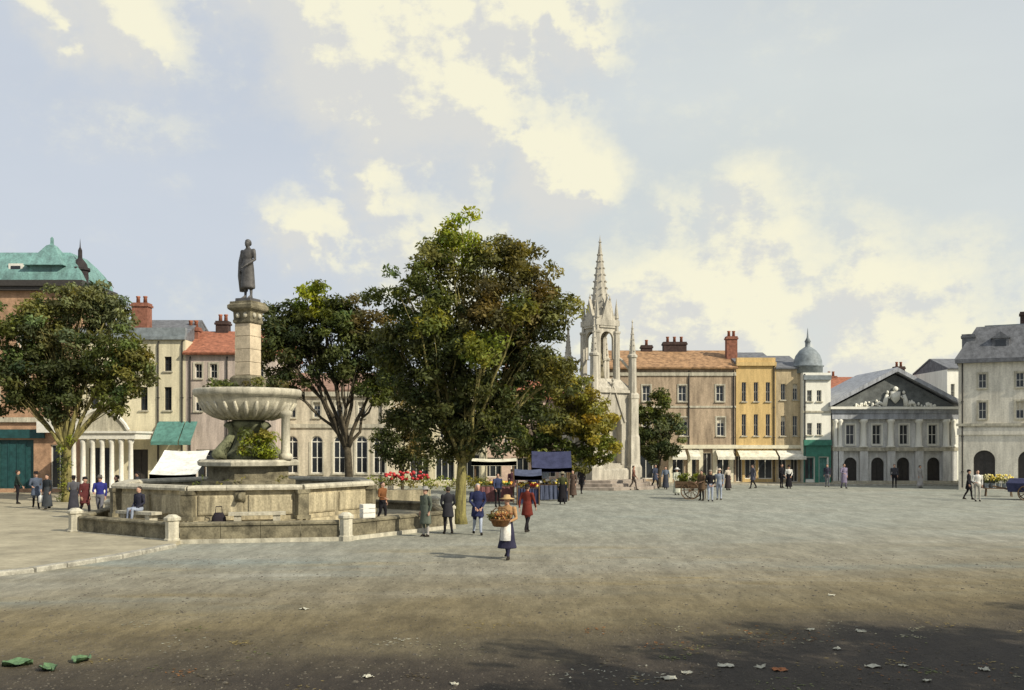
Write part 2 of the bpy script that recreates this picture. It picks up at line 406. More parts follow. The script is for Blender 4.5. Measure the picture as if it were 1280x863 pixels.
def person(label, px, py, top, bottom, h=1.70, rz=0, hat=None, hair=HAIRD, group=None, z=0, dist=None, shoe=(.03,.025,.02), apron=None, scarf=None, **k):
    d = dist or F*(CH-z)/(py-HZ)
    pr = random.Random(int(px*7+py))
    if 'arms' not in k: k['arms'] = pr.choice([('down', 'down'), ('front', 'down'), ('down', 'lap'), ('swing', 'back'), ('lap', 'lap'), ('back', 'down')])
    if 'pose' not in k and pr.random() < .45: k['pose'] = 'walk'; k['stride'] = pr.uniform(.07, .17)
    me, hands, t = figure_mesh(top, bottom, SKIN, shoe, **k)
    for c in (cloth(top), cloth(bottom), SKIN, cloth(shoe), FRAMED, LIP): me.materials.append(c)
    o = bpy.data.objects.new('person', me); col.objects.link(o)
    o.location = (X(px, d), d, z+.004); o.rotation_euler = (0, 0, R(rz)); sc = h/1.72; o.scale = (sc, sc, sc)
    tag(o, label, 'person', group)
    hm = MB()
    hm.ell([(0,.035,1.565+t,.060,.062), (0,.03,1.60+t,.083,.078), (0,.012,1.65+t,.086,.095), (0,.004,1.695+t,.072,.086), (0,.004,1.728+t,.035,.045)], 12)
    hm.build('hair', hair, o, True)
    if hat:
        kind, hc = hat
        q = MB()
        if kind == 'brim': q.lathe([(.0,1.685+t),(.175,1.672+t),(.178,1.680+t),(.095,1.695+t),(.088,1.775+t),(.0,1.785+t)], 18, (0,-.01))
        elif kind == 'straw': q.lathe([(.0,1.68+t),(.21,1.655+t),(.213,1.663+t),(.10,1.695+t),(.085,1.765+t),(.0,1.78+t)], 20, (0,-.01))
        else: q.ell([(0,-.005,1.655+t,.092,.104),(0,-.005,1.70+t,.094,.106),(0,.0,1.74+t,.07,.08),(0,0,1.752+t,.02,.02)], 14).ell([(0,-.11,1.668+t,.06,.05),(0,-.11,1.676+t,.06,.05)], 12)
        q.build('hat', cloth(hc), o, True)
    if apron:
        q = MB(); pts = []
        for zz, w, y in ((.52,.15,-.240),(.68,.15,-.218),(.85,.14,-.185),(1.02,.12,-.135)):
            pts.append([(-w+2*w*j/8, y+.12*(abs(j-4)/4)**2*(w/.2), zz+t) for j in range(9)])
        q.loft(pts, cap=False, closed=False)
        q.loft([[(p[0], p[1]-.012, p[2]) for p in r] for r in pts], cap=False, closed=False)
        q.build('apron', cloth(apron), o, True)
    persons.append(o); return o

# ------------------------------------------------------------------ buildings
def wall_holes(mb, W, H, holes, t=.28, y=0):
    xs = sorted({0, W, *[h[0] for h in holes], *[h[2] for h in holes]}); zs = sorted({0, H, *[h[1] for h in holes], *[h[3] for h in holes]})
    for i in range(len(xs)-1):
        for j in range(len(zs)-1):
            cx, cz = (xs[i]+xs[i+1])/2, (zs[j]+zs[j+1])/2
            if any(h[0] < cx < h[2] and h[1] < cz < h[3] for h in holes): continue
            mb.quad((xs[i],y,zs[j]), (xs[i+1],y,zs[j]), (xs[i+1],y,zs[j+1]), (xs[i],y,zs[j+1]))
    for h in holes:
        x0, z0, x1, z1 = h[:4]; arch = len(h) > 4 and h[4]
        r = (x1-x0)/2; zs_ = z1-r if arch else z1
        mb.quad((x0,y,z0), (x0,y+t,z0), (x0,y+t,zs_), (x0,y,zs_)); mb.quad((x1,y,z0), (x1,y,zs_), (x1,y+t,zs_), (x1,y+t,z0))
        mb.quad((x0,y,z0), (x1,y,z0), (x1,y+t,z0), (x0,y+t,z0))
        if not arch: mb.quad((x0,y,z1), (x0,y+t,z1), (x1,y+t,z1), (x1,y,z1))
        else:
            n = 12; arc = [(x0+r-r*math.cos(math.pi*k/n), zs_+r*math.sin(math.pi*k/n)) for k in range(n+1)]
            for (ax, az), (bx, bz) in zip(arc[:-1], arc[1:]):
                mb.quad((ax,y,az), (bx,y,bz), (bx,y,z1), (ax,y,z1)); mb.quad((ax,y,az), (ax,y+t,az), (bx,y+t,bz), (bx,y,bz))

def window(parent, x0, z0, x1, z1, frame=FRAMEW, arch=False, sill=True, cols=2, rows=2, kind='window', surround=None, blind=None, pane=GLASS, y=.13):
    w, h = x1-x0, z1-z0; q = MB(); b = min(.075, w*.09); r = w/2
    zt = z1-r if arch else z1
    q.box(x0, x0+b, y, y+.09, z0, zt); q.box(x1-b, x1, y, y+.09, z0, zt); q.box(x0+b, x1-b, y, y+.09, z0, z0+b)
    if not arch: q.box(x0+b, x1-b, y, y+.09, z1-b, z1)
    else:
        n = 12
        for k in range(n):
            a0, a1 = math.pi*k/n, math.pi*(k+1)/n; cx = x0+r
            P = lambda a, rr: (cx-rr*math.cos(a), zt+rr*math.sin(a))
            pts = [P(a0, r), P(a1, r), P(a1, r-b), P(a0, r-b)]
            q.loft([[(p[0], y, p[1]) for p in pts], [(p[0], y+.09, p[1]) for p in pts]])
        q.box(x0+b, x1-b, y+.005, y+.085, zt-b/2, zt+b/2)
    for i in range(1, cols): cx = x0+w*i/cols; q.box(cx-b*.35, cx+b*.35, y+.012, y+.08, z0+b, (zt if not arch else zt+r*.9) - (b if not arch else 0))
    for i in range(1, rows): cz = z0+(zt-z0)*i/rows; q.box(x0+b, x1-b, y+.018, y+.075, cz-b*.35, cz+b*.35)
    o = q.build(kind, frame, parent)
    pq = MB(); yy = y+.05
    if arch:
        n = 12; pts = [(x0+b*.5, z0+b*.5), (x1-b*.5, z0+b*.5)]+[(x0+r+(r-b*.5)*math.cos(math.pi*k/n), zt+(r-b*.5)*math.sin(math.pi*k/n)) for k in range(n+1)]
        pq.loft([[(p[0], yy, p[1]) for p in pts], [(p[0], yy+.012, p[1]) for p in pts]])
    else: pq.box(x0+b*.5, x1-b*.5, yy, yy+.012, z0+b*.5, z1-b*.5)
    pq.build('pane', pane, o)
    if blind:
        MB().box(x0+b, x1-b, yy-.012, yy-.006, z1-b-h*blind, z1-b).build('blind', cloth((.62,.57,.45)), o)
    if sill: MB().box(x0-.09, x1+.09, -.10, y, z0-.09, z0-.002).build('sill', surround or STONE2, o)
    if surround:
        s = .11; q = MB(); q.box(x0-s, x0, -.035, .0, z0, zt if arch else z1+s); q.box(x1, x1+s, -.035, .0, z0, zt if arch else z1+s)
        if not arch: q.box(x0, x1, -.035, .0, z1, z1+s)
        q.build('surround', surround, o)
    return o

def chimney(parent, x, y, z0, z1, w=.9, dp=.6, m=None, pots=2, n=2):
    m = m or BRICKR
    q = MB(); q.box(x-w/2, x+w/2, y-dp/2, y+dp/2, z0, z1-.25); q.box(x-w/2-.07, x+w/2+.07, y-dp/2-.07, y+dp/2+.07, z1-.25, z1-.12); q.box(x-w/2-.02, x+w/2+.02, y-dp/2-.02, y+dp/2+.02, z1-.12, z1)
    o = q.build('chimney', m, parent)
    for i in range(pots):
        cx = x+(i-(pots-1)/2)*w/max(pots, 1)*.9
        MB().lathe([(.13, z1), (.11, z1+.35), (.14, z1+.38), (.14, z1+.45), (.09, z1+.46)], 10, (cx, y)).build('chimney_pot', TILE, o, True)
    return o

def gable_roof(parent, W, D, z, rise, m, over=.25, hip=0):
    q = MB(); y0, y1 = -over, D+over; x0, x1 = -over*.3, W+over*.3; th = .14
    def slab(a, b, c, d_):
        a, b, c, d_ = map(Vector, (a, b, c, d_)); nrm = (b-a).cross(d_-a).normalized()*th
        q.loft([[a, b, c, d_], [a+nrm, b+nrm, c+nrm, d_+nrm]])
    ym = (y0+y1)/2
    if hip:
        q.loft([[(x0,y0,z), (x1,y0,z), (x1,y1,z), (x0,y1,z)], [(x0,y0,z+.1), (x1,y0,z+.1), (x1,y1,z+.1), (x0,y1,z+.1)],
                [(x0+hip,ym-.1,z+rise), (x1-hip,ym-.1,z+rise), (x1-hip,ym+.1,z+rise), (x0+hip,ym+.1,z+rise)]])
    else:
        slab((x0,y0,z), (x1,y0,z), (x1,ym,z+rise), (x0,ym,z+rise)); slab((x1,y1,z), (x0,y1,z), (x0,ym,z+rise), (x1,ym,z+rise))
        for x in (0.02, W-.02): q.quad((x,0,z), (x,D,z), (x,D/2,z+rise-.02))
    return q.build('roof', m, parent)
def mansard(parent, W, D, z, rise, m, inset=1.0, over=.2, curve=False):
    q = MB(); a = over
    rings = []
    for k in range(5):
        f = k/4; i = -a+(inset+a)*(f**(1.6 if curve else 1)); rings.append([(i,i,z+rise*f), (W-i,i,z+rise*f), (W-i,D-i,z+rise*f), (i,D-i,z+rise*f)])
    q.loft(rings); return q.build('roof', m, parent)

def building(name, label, px0, px1, d, depth, ytop, wallm, wins, rz=0, cat='building', frame=FRAMEW, surround=None, group=None, cols=2, rows=2, loc=None, W=None):
    """wins: (px centre, y top, y bottom, width px, kind) measured in the frontal plane at distance d"""
    x0 = X(px0, d); W = W or X(px1, d)-x0; H = Z(ytop, d)
    root = empty(name, loc or (x0, d, 0), rz, label, cat, group)
    holes = []; specs = []
    for w in wins:
        c, yt, yb, ww, kind = w[:5]; opt = w[5] if len(w) > 5 else {}
        cx = X(c, d)-x0; hw = ww*d/F/2
        z0 = max(Z(yb, d), .12 if kind != 'shop' else .35); hole = (cx-hw, z0, cx+hw, Z(yt, d), kind in ('arch', 'archdoor'))
        holes.append(hole); specs.append((hole, kind, opt))
    q = MB(); wall_holes(q, W, H, holes)
    q.quad((0,0,0), (0,depth,0), (0,depth,H), (0,0,H)); q.quad((W,0,0), (W,0,H), (W,depth,H), (W,depth,0)); q.quad((0,depth,0), (W,depth,0), (W,depth,H), (0,depth,H)); q.quad((0,0,H), (W,0,H), (W,depth,H), (0,depth,H))
    q.quad((0.01,.30,0), (W-.01,.30,0), (W-.01,.30,H), (.01,.30,H))
    q.build('wall', wallm, root)
    for (h, kind, opt) in specs:
        o = dict(frame=frame, surround=surround, cols=cols, rows=rows); o.update(opt)
        if kind in ('door', 'archdoor'):
            o.update(sill=False, cols=o.get('cols', 2), rows=1, kind='door'); o.setdefault('pane', FRAMED); o['surround'] = None
            dr = window(root, *h[:4], arch=h[4], **o)
        elif kind == 'shop':
            o.update(kind='shop_window', sill=False, surround=None); o['cols'] = opt.get('cols', 3); o['rows'] = 1
            window(root, *h[:4], **o)
        else:
            if 'blind' not in o and random.random() < .35: o['blind'] = random.uniform(.2, .5)
            window(root, *h[:4], arch=h[4], **o)
    return root, W, H
def band(root, W, z, h, m, proj=.15, name='string_course', ret=0, x0=0, x1=None):
    return MB().box(x0-proj if not ret else x0, (x1 if x1 is not None else W)+(proj if not ret else 0), -proj, .0-.003, z, z+h).build(name, m, root)

# ------------------------------------------------------------------ foliage
def leaf_mat(name, rough=.6, trans=.35):
    m = bpy.data.materials.new(name); m.use_nodes = True; t = m.node_tree; n = t.nodes; l = t.links
    p = n['Principled BSDF']; p.inputs['Roughness'].default_value = rough; p.inputs['Specular IOR Level'].default_value = .25
    at = n.new('ShaderNodeAttribute'); at.attribute_name = 'tint'
    l.new(at.outputs['Color'], p.inputs['Base Color'])
    tr = n.new('ShaderNodeBsdfTranslucent'); sc = n.new('ShaderNodeVectorMath'); sc.operation = 'MULTIPLY'; l.new(at.outputs['Color'], sc.inputs[0]); sc.inputs[1].default_value = (1.6, 1.5, .6)
    l.new(sc.outputs[0], tr.inputs[0])
    mx = n.new('ShaderNodeMixShader'); mx.inputs[0].default_value = trans; l.new(p.outputs[0], mx.inputs[1]); l.new(tr.outputs[0], mx.inputs[2])
    l.new(mx.outputs[0], n['Material Output'].inputs[0]); return m
LEAF = leaf_mat('leaf')
BARK = mat('bark', (.085,.07,.045), .95, .4, 5, .8, 12)
BARKY = mat('lichen_bark', (.25,.22,.075), .95, .4, 4, 1.0, 9, c2=(.07,.06,.03), streak=True)
def leaves_mesh(cent, rad, counts, tints, size, r, up=.35, flat=.8):
    """cent (n,3), rad (n,), counts (n,), tints (n,3)"""
    idx = np.repeat(np.arange(len(cent)), counts); M = len(idx)
    dirs = r.normal(size=(M, 3)); dirs /= np.linalg.norm(dirs, axis=1, keepdims=True)
    rr = r.random(M)**.45
    off = dirs*rr[:, None]*rad[idx][:, None]*np.array([1.15, 1.15, flat])
    C = cent[idx]+off
    nrm = dirs*.6+r.normal(size=(M, 3))*.55+np.array([0, 0, up]); nrm /= np.linalg.norm(nrm, axis=1, keepdims=True)
    a = np.cross(nrm, r.normal(size=(M, 3))); a /= np.linalg.norm(a, axis=1, keepdims=True); b = np.cross(nrm, a)
    L_ = size*r.uniform(.65, 1.35, M)[:, None]; Wd = L_*.42
    bend = nrm*L_*.12
    P = np.stack([C-a*L_, C+b*Wd-bend*.0+a*L_*.05, C+a*L_-bend, C-b*Wd+a*L_*.05], 1).reshape(-1, 3)
    me = bpy.data.meshes.new('crown'); me.vertices.add(M*4); me.vertices.foreach_set('co', P.astype('f').ravel())
    me.loops.add(M*4); me.loops.foreach_set('vertex_index', np.arange(M*4, dtype='i'))
    me.polygons.add(M); me.polygons.foreach_set('loop_start', np.arange(0, M*4, 4, dtype='i'))
    me.update(); me.validate()
    ca = me.color_attributes.new('tint', 'FLOAT_COLOR', 'POINT')
    c = tints[idx]*r.uniform(.6, 1.5, (M, 1)); c = np.repeat(np.concatenate([c, np.ones((M, 1))], 1), 4, axis=0)
    ca.data.foreach_set('color', c.astype('f').ravel())
    return me
def bez(a, b, c, n):
    a, b, c = Vector(a), Vector(b), Vector(c)
    return [a*(1-t)**2+b*2*t*(1-t)+c*t*t for t in [i/n for i in range(n+1)]]
def tree(name, label, base, fork, blobs, seed, trunk_r, n_clump, per, size, bark=BARK, group=None, tw=1.0, cat='tree', bend=(0,0), clump_r=(.24,.60)):
    """base (x,y); fork z; blobs: (x,y,z,rx,ry,rz,weight,tint) relative to base"""
    r = np.random.default_rng(seed); rs = random.Random(seed)
    root = empty(name, (base[0], base[1], base[2] if len(base) > 2 else 0), 0, label, cat, group)
    q = MB(); fk = Vector((bend[0], bend[1], fork))
    tr = bez((0,0,-.1), (bend[0]*.1, bend[1]*.2, fork*.5), fk, 6)
    q.tube(tr, [trunk_r*(1.35 if i == 0 else 1.0-.3*i/6) for i in range(7)], 12)
    cs, rd, ct, ti = [], [], [], []
    ws = np.array([b[6] for b in blobs], float); ws /= ws.sum()
    for b, w in zip(blobs, ws):
        c = Vector(b[:3]); mid = fk.lerp(c, .5)+Vector((rs.uniform(-.3,.3), rs.uniform(-.3,.3), rs.uniform(-.1,.5)))*tw
        pts = bez(fk-Vector((0,0,.25)), mid, c, 7); r0 = trunk_r*.48*(.7+.5*w*len(blobs)/2); r0 = min(r0, trunk_r*.62)
        jit = [p+Vector((rs.uniform(-1,1), rs.uniform(-1,1), rs.uniform(-1,1)))*.09*tw*(0 if i in (0,) else 1) for i, p in enumerate(pts)]
        q.tube(jit, [r0*(1-.75*i/7) for i in range(8)], 8)
        k = max(3, int(n_clump*w))
        d = r.normal(size=(k, 3)); d /= np.linalg.norm(d, axis=1, keepdims=True); rr = r.random(k)**.42*np.where(r.random(k) < .16, r.uniform(1.05, 1.32, k), 1)
        P = np.array(b[:3])+d*rr[:, None]*np.array(b[3:6])
        for j in range(k):
            if j % 2 == 0:
                s = jit[rs.randrange(3, 8)]; e = Vector(P[j]); q.tube(bez(s, s.lerp(e, .5)+Vector((rs.uniform(-.2,.2), rs.uniform(-.2,.2), rs.uniform(0,.25))), e, 4), [r0*.30, r0*.24, r0*.18, r0*.12, r0*.05], 5)
        cs.append(P); rd.append(r.uniform(clump_r[0], clump_r[1], k)); 
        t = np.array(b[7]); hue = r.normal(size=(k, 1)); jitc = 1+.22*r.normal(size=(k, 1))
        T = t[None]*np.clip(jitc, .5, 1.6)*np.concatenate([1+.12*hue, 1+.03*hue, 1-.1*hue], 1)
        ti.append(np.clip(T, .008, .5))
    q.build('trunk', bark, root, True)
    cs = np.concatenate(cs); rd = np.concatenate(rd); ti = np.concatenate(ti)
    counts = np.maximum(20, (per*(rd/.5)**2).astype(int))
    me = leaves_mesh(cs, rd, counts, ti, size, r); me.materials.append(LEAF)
    o = bpy.data.objects.new('crown', me); col.objects.link(o); o.parent = root
    return root

DK = (.058,.070,.022); MD = (.092,.112,.028); OL = (.140,.140,.040); YG = (.21,.245,.026); BR = (.130,.108,.040); GG = (.125,.142,.064); YL = (.23,.205,.04)

# ================================================================== fountain
FC = (-10.45, 38.0); OC = (-9.3, 37.4)
def octv(c, r, a0): return [Vector((c[0]+r*math.cos(R(a0+45*k)), c[1]+r*math.sin(R(a0+45*k)))) for k in range(8)]
ter = MB().prism([tuple(v) for v in octv(OC, 6.95, -147)], -.1, .30).build('terrace', PAVE); tag(ter, 'raised stone terrace round the fountain basin', kind='structure')
lw = empty('low_wall', (OC[0], OC[1], 0), 0, 'low octagonal stone wall with corner posts around the fountain terrace', 'wall')
ov = octv((0, 0), 7.1, -147)
for k in range(8):
    a, b = ov[k], ov[(k+1) % 8]; ln = (b-a).length; ang = math.atan2((b-a).y, (b-a).x); mid = (a+b)/2
    MB().box(-ln/2+.2, ln/2-.2, -.10, .30, -.05, .13).build('plinth', STONE2, lw, loc=(*mid, 0), rz=ang)
    n = 4
    for j in range(n):
        w = (ln-.44)/n; x0 = -ln/2+.22+j*w
        MB().box(x0+.008, x0+w-.008, 0, .26, .131, .56).build('wall_block', STONED, lw, loc=(*mid, 0), rz=ang)
        MB().loft([[(x0+.006, -.05, .561), (x0+w-.006, -.05, .561), (x0+w-.006, .31, .561), (x0+.006, .31, .561)],
                   [(x0+.006, -.05, .62), (x0+w-.006, -.05, .62), (x0+w-.006, .31, .62), (x0+.006, .31, .62)],
                   [(x0+.006, .02, .67), (x0+w-.006, .02, .67), (x0+w-.006, .24, .67), (x0+.006, .24, .67)]]).build('coping_stone', STONED, lw, loc=(*mid, 0), rz=ang)
    MB().lathe([(.26, -.05), (.26, .16), (.22, .18), (.22, .72), (.27, .75), (.27, .83), (.12, .93), (.0, .94)], 8, rot=R(22.5)).build('post', STONE2, lw, loc=(*(a*1.0), 0), rz=ang)

fo = empty('fountain', (FC[0], FC[1], 0), 0, 'tiered stone fountain with wide bowl, tall column and standing statue on top', 'fountain')
iv = octv((0, 0), 5.05, -98)
for k in range(8):
    a, b = iv[k], iv[(k+1) % 8]; ln = (b-a).length; ang = math.atan2((b-a).y, (b-a).x); mid = (a+b)/2
    pk = dict(loc=(*mid, 0), rz=ang)
    MB().box(-ln/2, ln/2, -.16, .35, .28, .52).build('plinth', STONE, fo, **pk)
    MB().box(-ln/2, ln/2, .10, .34, .521, 1.56).build('basin_wall', STONE, fo, **pk)
    for j in range(2):
        w = (ln-.5)/2; x0 = -ln/2+.25+j*w
        for (xa, xb, za, zb) in ((x0+.10, x0+w-.10, .70, 1.38),):
            MB().loft([[(xa, .099, za), (xb, .099, za), (xb, .099, zb), (xa, .099, zb)], [(xa, .05, za), (xb, .05, za), (xb, .05, zb), (xa, .05, zb)],
                       [(xa+.06, .03, za+.06), (xb-.06, .03, za+.06), (xb-.06, .03, zb-.06), (xa+.06, .03, zb-.06)]]).build('panel', STONE, fo, **pk)
    for j in range(3):
        w = ln/3; x0 = -ln/2+j*w
        MB().loft([[(x0+.006, -.10, 1.561), (x0+w-.006, -.10, 1.561), (x0+w-.006, .42, 1.561), (x0+.006, .42, 1.561)],
                   [(x0+.006, -.12, 1.64), (x0+w-.006, -.12, 1.64), (x0+w-.006, .44, 1.64), (x0+.006, .44, 1.64)],
                   [(x0+.006, -.06, 1.73), (x0+w-.006, -.06, 1.73), (x0+w-.006, .38, 1.73), (x0+.006, .38, 1.73)]]).build('coping_stone', STONE2, fo, **pk)
    q = MB(); q.box(-.2, .2, -.1, .22, .521, 1.56).box(-.26, .26, -.14, .26, .521, .66).box(-.24, .24, -.13, .26, 1.42, 1.559)
    q.build('pilaster', STONED, fo, loc=(*(a*1.0), 0), rz=ang-R(22.5))
    if k == 0:
        sp = MB(); sp.box(-.18, .18, -.06, .03, 1.16, 1.5); sp.tube([(0, 0, 1.38), (0, -.16, 1.36), (0, -.30, 1.25)], [.11, .09, .06], 10)
        sp.build('spout', STONED, fo, True, loc=(mid.x-.2, mid.y, 0), rz=ang)
MB().prism([tuple(v*.94) for v in iv], 1.2, 1.42).build('water', WATER, fo)
# central pedestal
q = MB()
for (r0, z0, z1) in ((1.9, 1.3, 1.75), (1.62, 1.75, 2.28)):
    q.lathe([(r0*1.05, z0), (r0, z0+.06), (r0, z1)], 8, rot=R(22.5+20))
q.build('pedestal', STONED, fo)
MB().lathe([(1.7, 2.281), (2.02, 2.33), (2.05, 2.47), (1.95, 2.55), (.5, 2.58)], 8, rot=R(22.5+20)).build('slab', STONE2, fo)
MB().lathe([(1.05, 2.58), (1.0, 2.7), (.75, 2.82), (.62, 3.0), (.5, 3.3), (.48, 3.5), (.62, 3.75), (.85, 3.92), (.8, 4.02), (.55, 4.1)], 20).build('stem', MOSSY, fo, True)
for k in range(4):
    a = R(45+90*k+10); ca, sa = math.cos(a), math.sin(a)
    pts = [(1.35, 2.62), (1.28, 2.9), (1.02, 3.2), (.80, 3.5), (.86, 3.78), (1.0, 3.95)]
    MB().tube([(r*ca, r*sa, z) for r, z in pts], [.27, .24, .19, .14, .10, .17], 10).sphere((1.45*ca, 1.45*sa, 2.78), (.25, .25, .22), 10, 6).build('dolphin', MOSSY, fo, True)
MB().lathe([(.52, 4.08), (.9, 4.12), (1.3, 4.26), (1.65, 4.5), (1.86, 4.8), (1.92, 4.98), (2.02, 5.02), (2.08, 5.10), (2.10, 5.24), (2.04, 5.31), (1.92, 5.30), (1.8, 5.1), (1.2, 4.8), (.3, 4.7)], 40).build('bowl', STONE2, fo, True)
q = MB()
for k in range(28):
    a = 2*math.pi*k/28; q.tube([(r*math.cos(a), r*math.sin(a), z) for r, z in ((.95, 4.13), (1.32, 4.27), (1.66, 4.5), (1.86, 4.78))], [.05, .075, .09, .05], 6)
q.build('gadroon', STONE2, fo, True)
MB().lathe([(1.7, 5.05), (1.88, 5.1)], 32, cap=True).build('water', WATER, fo)
MB().lathe([(.17, 2.55), (.26, 2.56), (.26, 2.75), (.18, 2.82), (.17, 4.2), (.25, 4.28), (.27, 4.42), (.12, 4.5), (.2, 4.66), (.1, 4.82), (.0, 4.84)], 14, (1.62, -.55)).build('side_pillar', STONE2, fo, True)
# column
CB = R(24)
q = MB(); q.lathe([(.80, 4.72), (.80, 5.35), (.70, 5.42), (.70, 5.75), (.56, 5.86)], 4, rot=CB); q.build('column_base', STONED, fo)
SH = mat('column_stone', (.60,.50,.35), .9, .22, 2, .4, 20)
for j in range(4):
    z0, z1 = 5.87+j*.51, 5.87+(j+1)*.51-.012
    MB().lathe([(.49, z0), (.505, z0+.02), (.50, z1-.02), (.49, z1)], 4, rot=CB).build('column_block', SH, fo)
MB().lathe([(.52, 7.90), (.58, 7.95), (.58, 8.05), (.55, 8.06), (.57, 8.35), (.76, 8.45), (.80, 8.5), (.80, 8.62), (.7, 8.68), (.7, 8.76)], 4, rot=CB).build('capital', STONED, fo)
for k in range(8):
    a = CB+R(45)+k//2*math.pi/2; off = (.17 if k % 2 else -.17); cx, cy = .41*math.cos(a), .41*math.sin(a)
    MB().sphere((cx-off*math.sin(a), cy+off*math.cos(a), 8.21), (.09, .09, .11), 8, 5).build('rosette', STONE2, fo, True)
# statue: standing robed man
me, hs, _ = figure_mesh(0, 0, 0, 0, coat=True, long=.30, arms=('down', 'lap'), voxel=.03)
for _i in range(6): me.materials.append(BRONZE)
st = bpy.data.objects.new('statue', me); col.objects.link(st); st.parent = fo; st.location = (0, 0, 8.90); st.scale = (1.36, 1.36, 1.36); st.rotation_euler = (0, 0, R(-25))
MB().ell([(0,.035,1.56,.066,.062), (0,.03,1.60,.09,.085), (0,.012,1.65,.092,.10), (0,.004,1.70,.076,.09), (0,.004,1.735,.035,.045)], 12).build('hair', BRONZE, st, True)
q = MB(); q.tube([(-.2,.06,1.42), (-.27,.08,1.1), (-.28,.10,.7), (-.24,.10,.25)], [.09,.12,.14,.12], 10); q.build('cloak', BRONZE, st, True)
MB().lathe([(.5, 8.765), (.48, 8.9), (.4, 8.91)], 4, rot=CB).build('statue_plinth', BRONZE, fo)
# water plants in bowl and below it
def leafball(name, parent, items, per, size, seed, kind=None):
    r = np.random.default_rng(seed)
    c = np.array([i[:3] for i in items], float); rd = np.array([i[3] for i in items], float); t = np.array([i[4] for i in items], float)
    me = leaves_mesh(c, rd, np.maximum(12, (per*(rd/.4)**2).astype(int)), t, size, r, up=.5); me.materials.append(LEAF)
    o = bpy.data.objects.new(name, me); col.objects.link(o); o.parent = parent
    if kind: o['kind'] = kind
    return o
r_ = random.Random(3)
leafball('ferns', fo, [(math.cos(a)*r_.uniform(.8, 1.5), math.sin(a)*r_.uniform(.8, 1.5), 5.25+r_.uniform(0, .35), r_.uniform(.2, .38), r_.choice([DK, BR, MD, OL])) for a in [2*math.pi*i/22 for i in range(22)]], 130, .09, 4)
leafball('ferns', fo, [(r_.uniform(.1, 1.3), r_.uniform(-1.5, -.9), 2.68+r_.random()**2*1.0, r_.uniform(.18, .34), r_.choice([YG, YL, YG, MD])) for i in range(20)], 150, .08, 5)
leafball('moss', fo, [(r_.uniform(-2.0, 2.0), r_.uniform(-2.0, -1.6), 1.5+r_.random()*.5, r_.uniform(.1, .2), r_.choice([OL, MD, YL])) for i in range(12)], 120, .05, 6)

# benches against the basin
def bench(label, mid, ang, w):
    b = empty('stone_bench', (mid[0], mid[1], .30), ang, label, 'bench', 'stone benches against the fountain basin')
    MB().box(-w/2, w/2, -.28, .16, .42, .52).build('seat', STONE2, b)
    for s in (-1, 1): MB().box(s*(w/2-.3)-.12, s*(w/2-.3)+.12, -.22, .12, -.01, .419).build('leg', STONE2, b)
a, b = Vector(iv[0]), Vector(iv[1]); ang0 = math.atan2((b-a).y, (b-a).x); n0 = Vector((math.sin(ang0), -math.cos(ang0)))
m0 = (a+b)/2+n0*.42+Vector(FC)+(b-a)*.10; bench('pale stone bench below the spout of the fountain basin', m0, ang0, 1.9)
a, b = Vector(iv[7]), Vector(iv[0]); ang7 = math.atan2((b-a).y, (b-a).x); n7 = Vector((math.sin(ang7), -math.cos(ang7)))
m7 = (a+b)/2+n7*.42+Vector(FC); bench('pale stone bench on the left face of the basin with a seated person', m7, ang7, 1.9)

# ================================================================== market cross
CX = (X(750, 68.6), 68.6)
cr = empty('market_cross', (CX[0], CX[1], 0), R(29.7), 'tall gothic stone market cross with open lantern, pinnacles and slender spire', 'monument')
STEPM = mat('worn_steps', (.34,.29,.24), .9, .3, 2, .4, 20)
for i, (r0, z0) in enumerate(((4.3, 0), (3.8, .22), (3.35, .44))):
    MB().lathe([(r0, z0-.02), (r0, z0+.19), (r0-.04, z0+.218)], 8, rot=R(22.5)).build('step', STEPM, cr)
def sq(mb, h, z0, z1, h2=None):
    h2 = h if h2 is None else h2
    mb.loft([[(-h,-h,z0), (h,-h,z0), (h,h,z0), (-h,h,z0)], [(-h2,-h2,z1), (h2,-h2,z1), (h2,h2,z1), (-h2,h2,z1)]])
q = MB(); sq(q, 1.95, .65, 1.3); sq(q, 1.95, 1.3, 1.42, 1.75); q.build('base_block', CROSSM, cr)
for k in range(4):
    w = MB(); wall_holes(w, 3.1, 5.3, [(.85, .35, 2.25, 3.9, True)], t=.55)
    w.quad((0,.56,0), (3.1,.56,0), (3.1,.56,5.3), (0,.56,5.3))
    pa = R(90*k); off = Matrix.Rotation(pa, 3, 'Z')@Vector((-1.55, -1.55, 1.42))
    o = w.build('niche_wall', CROSSM, cr, loc=off, rz=pa)
    g = MB(); g.box(.7, .84, -.09, .05, .3, 3.1).box(2.26, 2.4, -.09, .05, .3, 3.1)
    for s in (-1, 1):
        p0, p1 = Vector((1.55+s*1.0, -.1, 3.2)), Vector((1.55, -.1, 5.75)); dn = Vector((s*.12, 0, .1))
        g.loft([[p0, p0+dn, p0+dn+Vector((0,.2,0)), p0+Vector((0,.2,0))], [p1, p1+Vector((0,0,.2)), p1+Vector((0,.2,.2)), p1+Vector((0,.2,0))]])
    g.lathe([(.0, 5.8), (.14, 5.95), (.05, 6.05), (.12, 6.2), (.0, 6.4)], 6, (1.55, 0))
    g.build('gablet', CROSSM, o)
q = MB(); sq(q, 1.72, 6.72, 6.92); sq(q, 1.62, 6.92, 7.05); sq(q, 1.6, 7.05, 7.75, 1.0); q.build('cornice', CROSSM, cr)
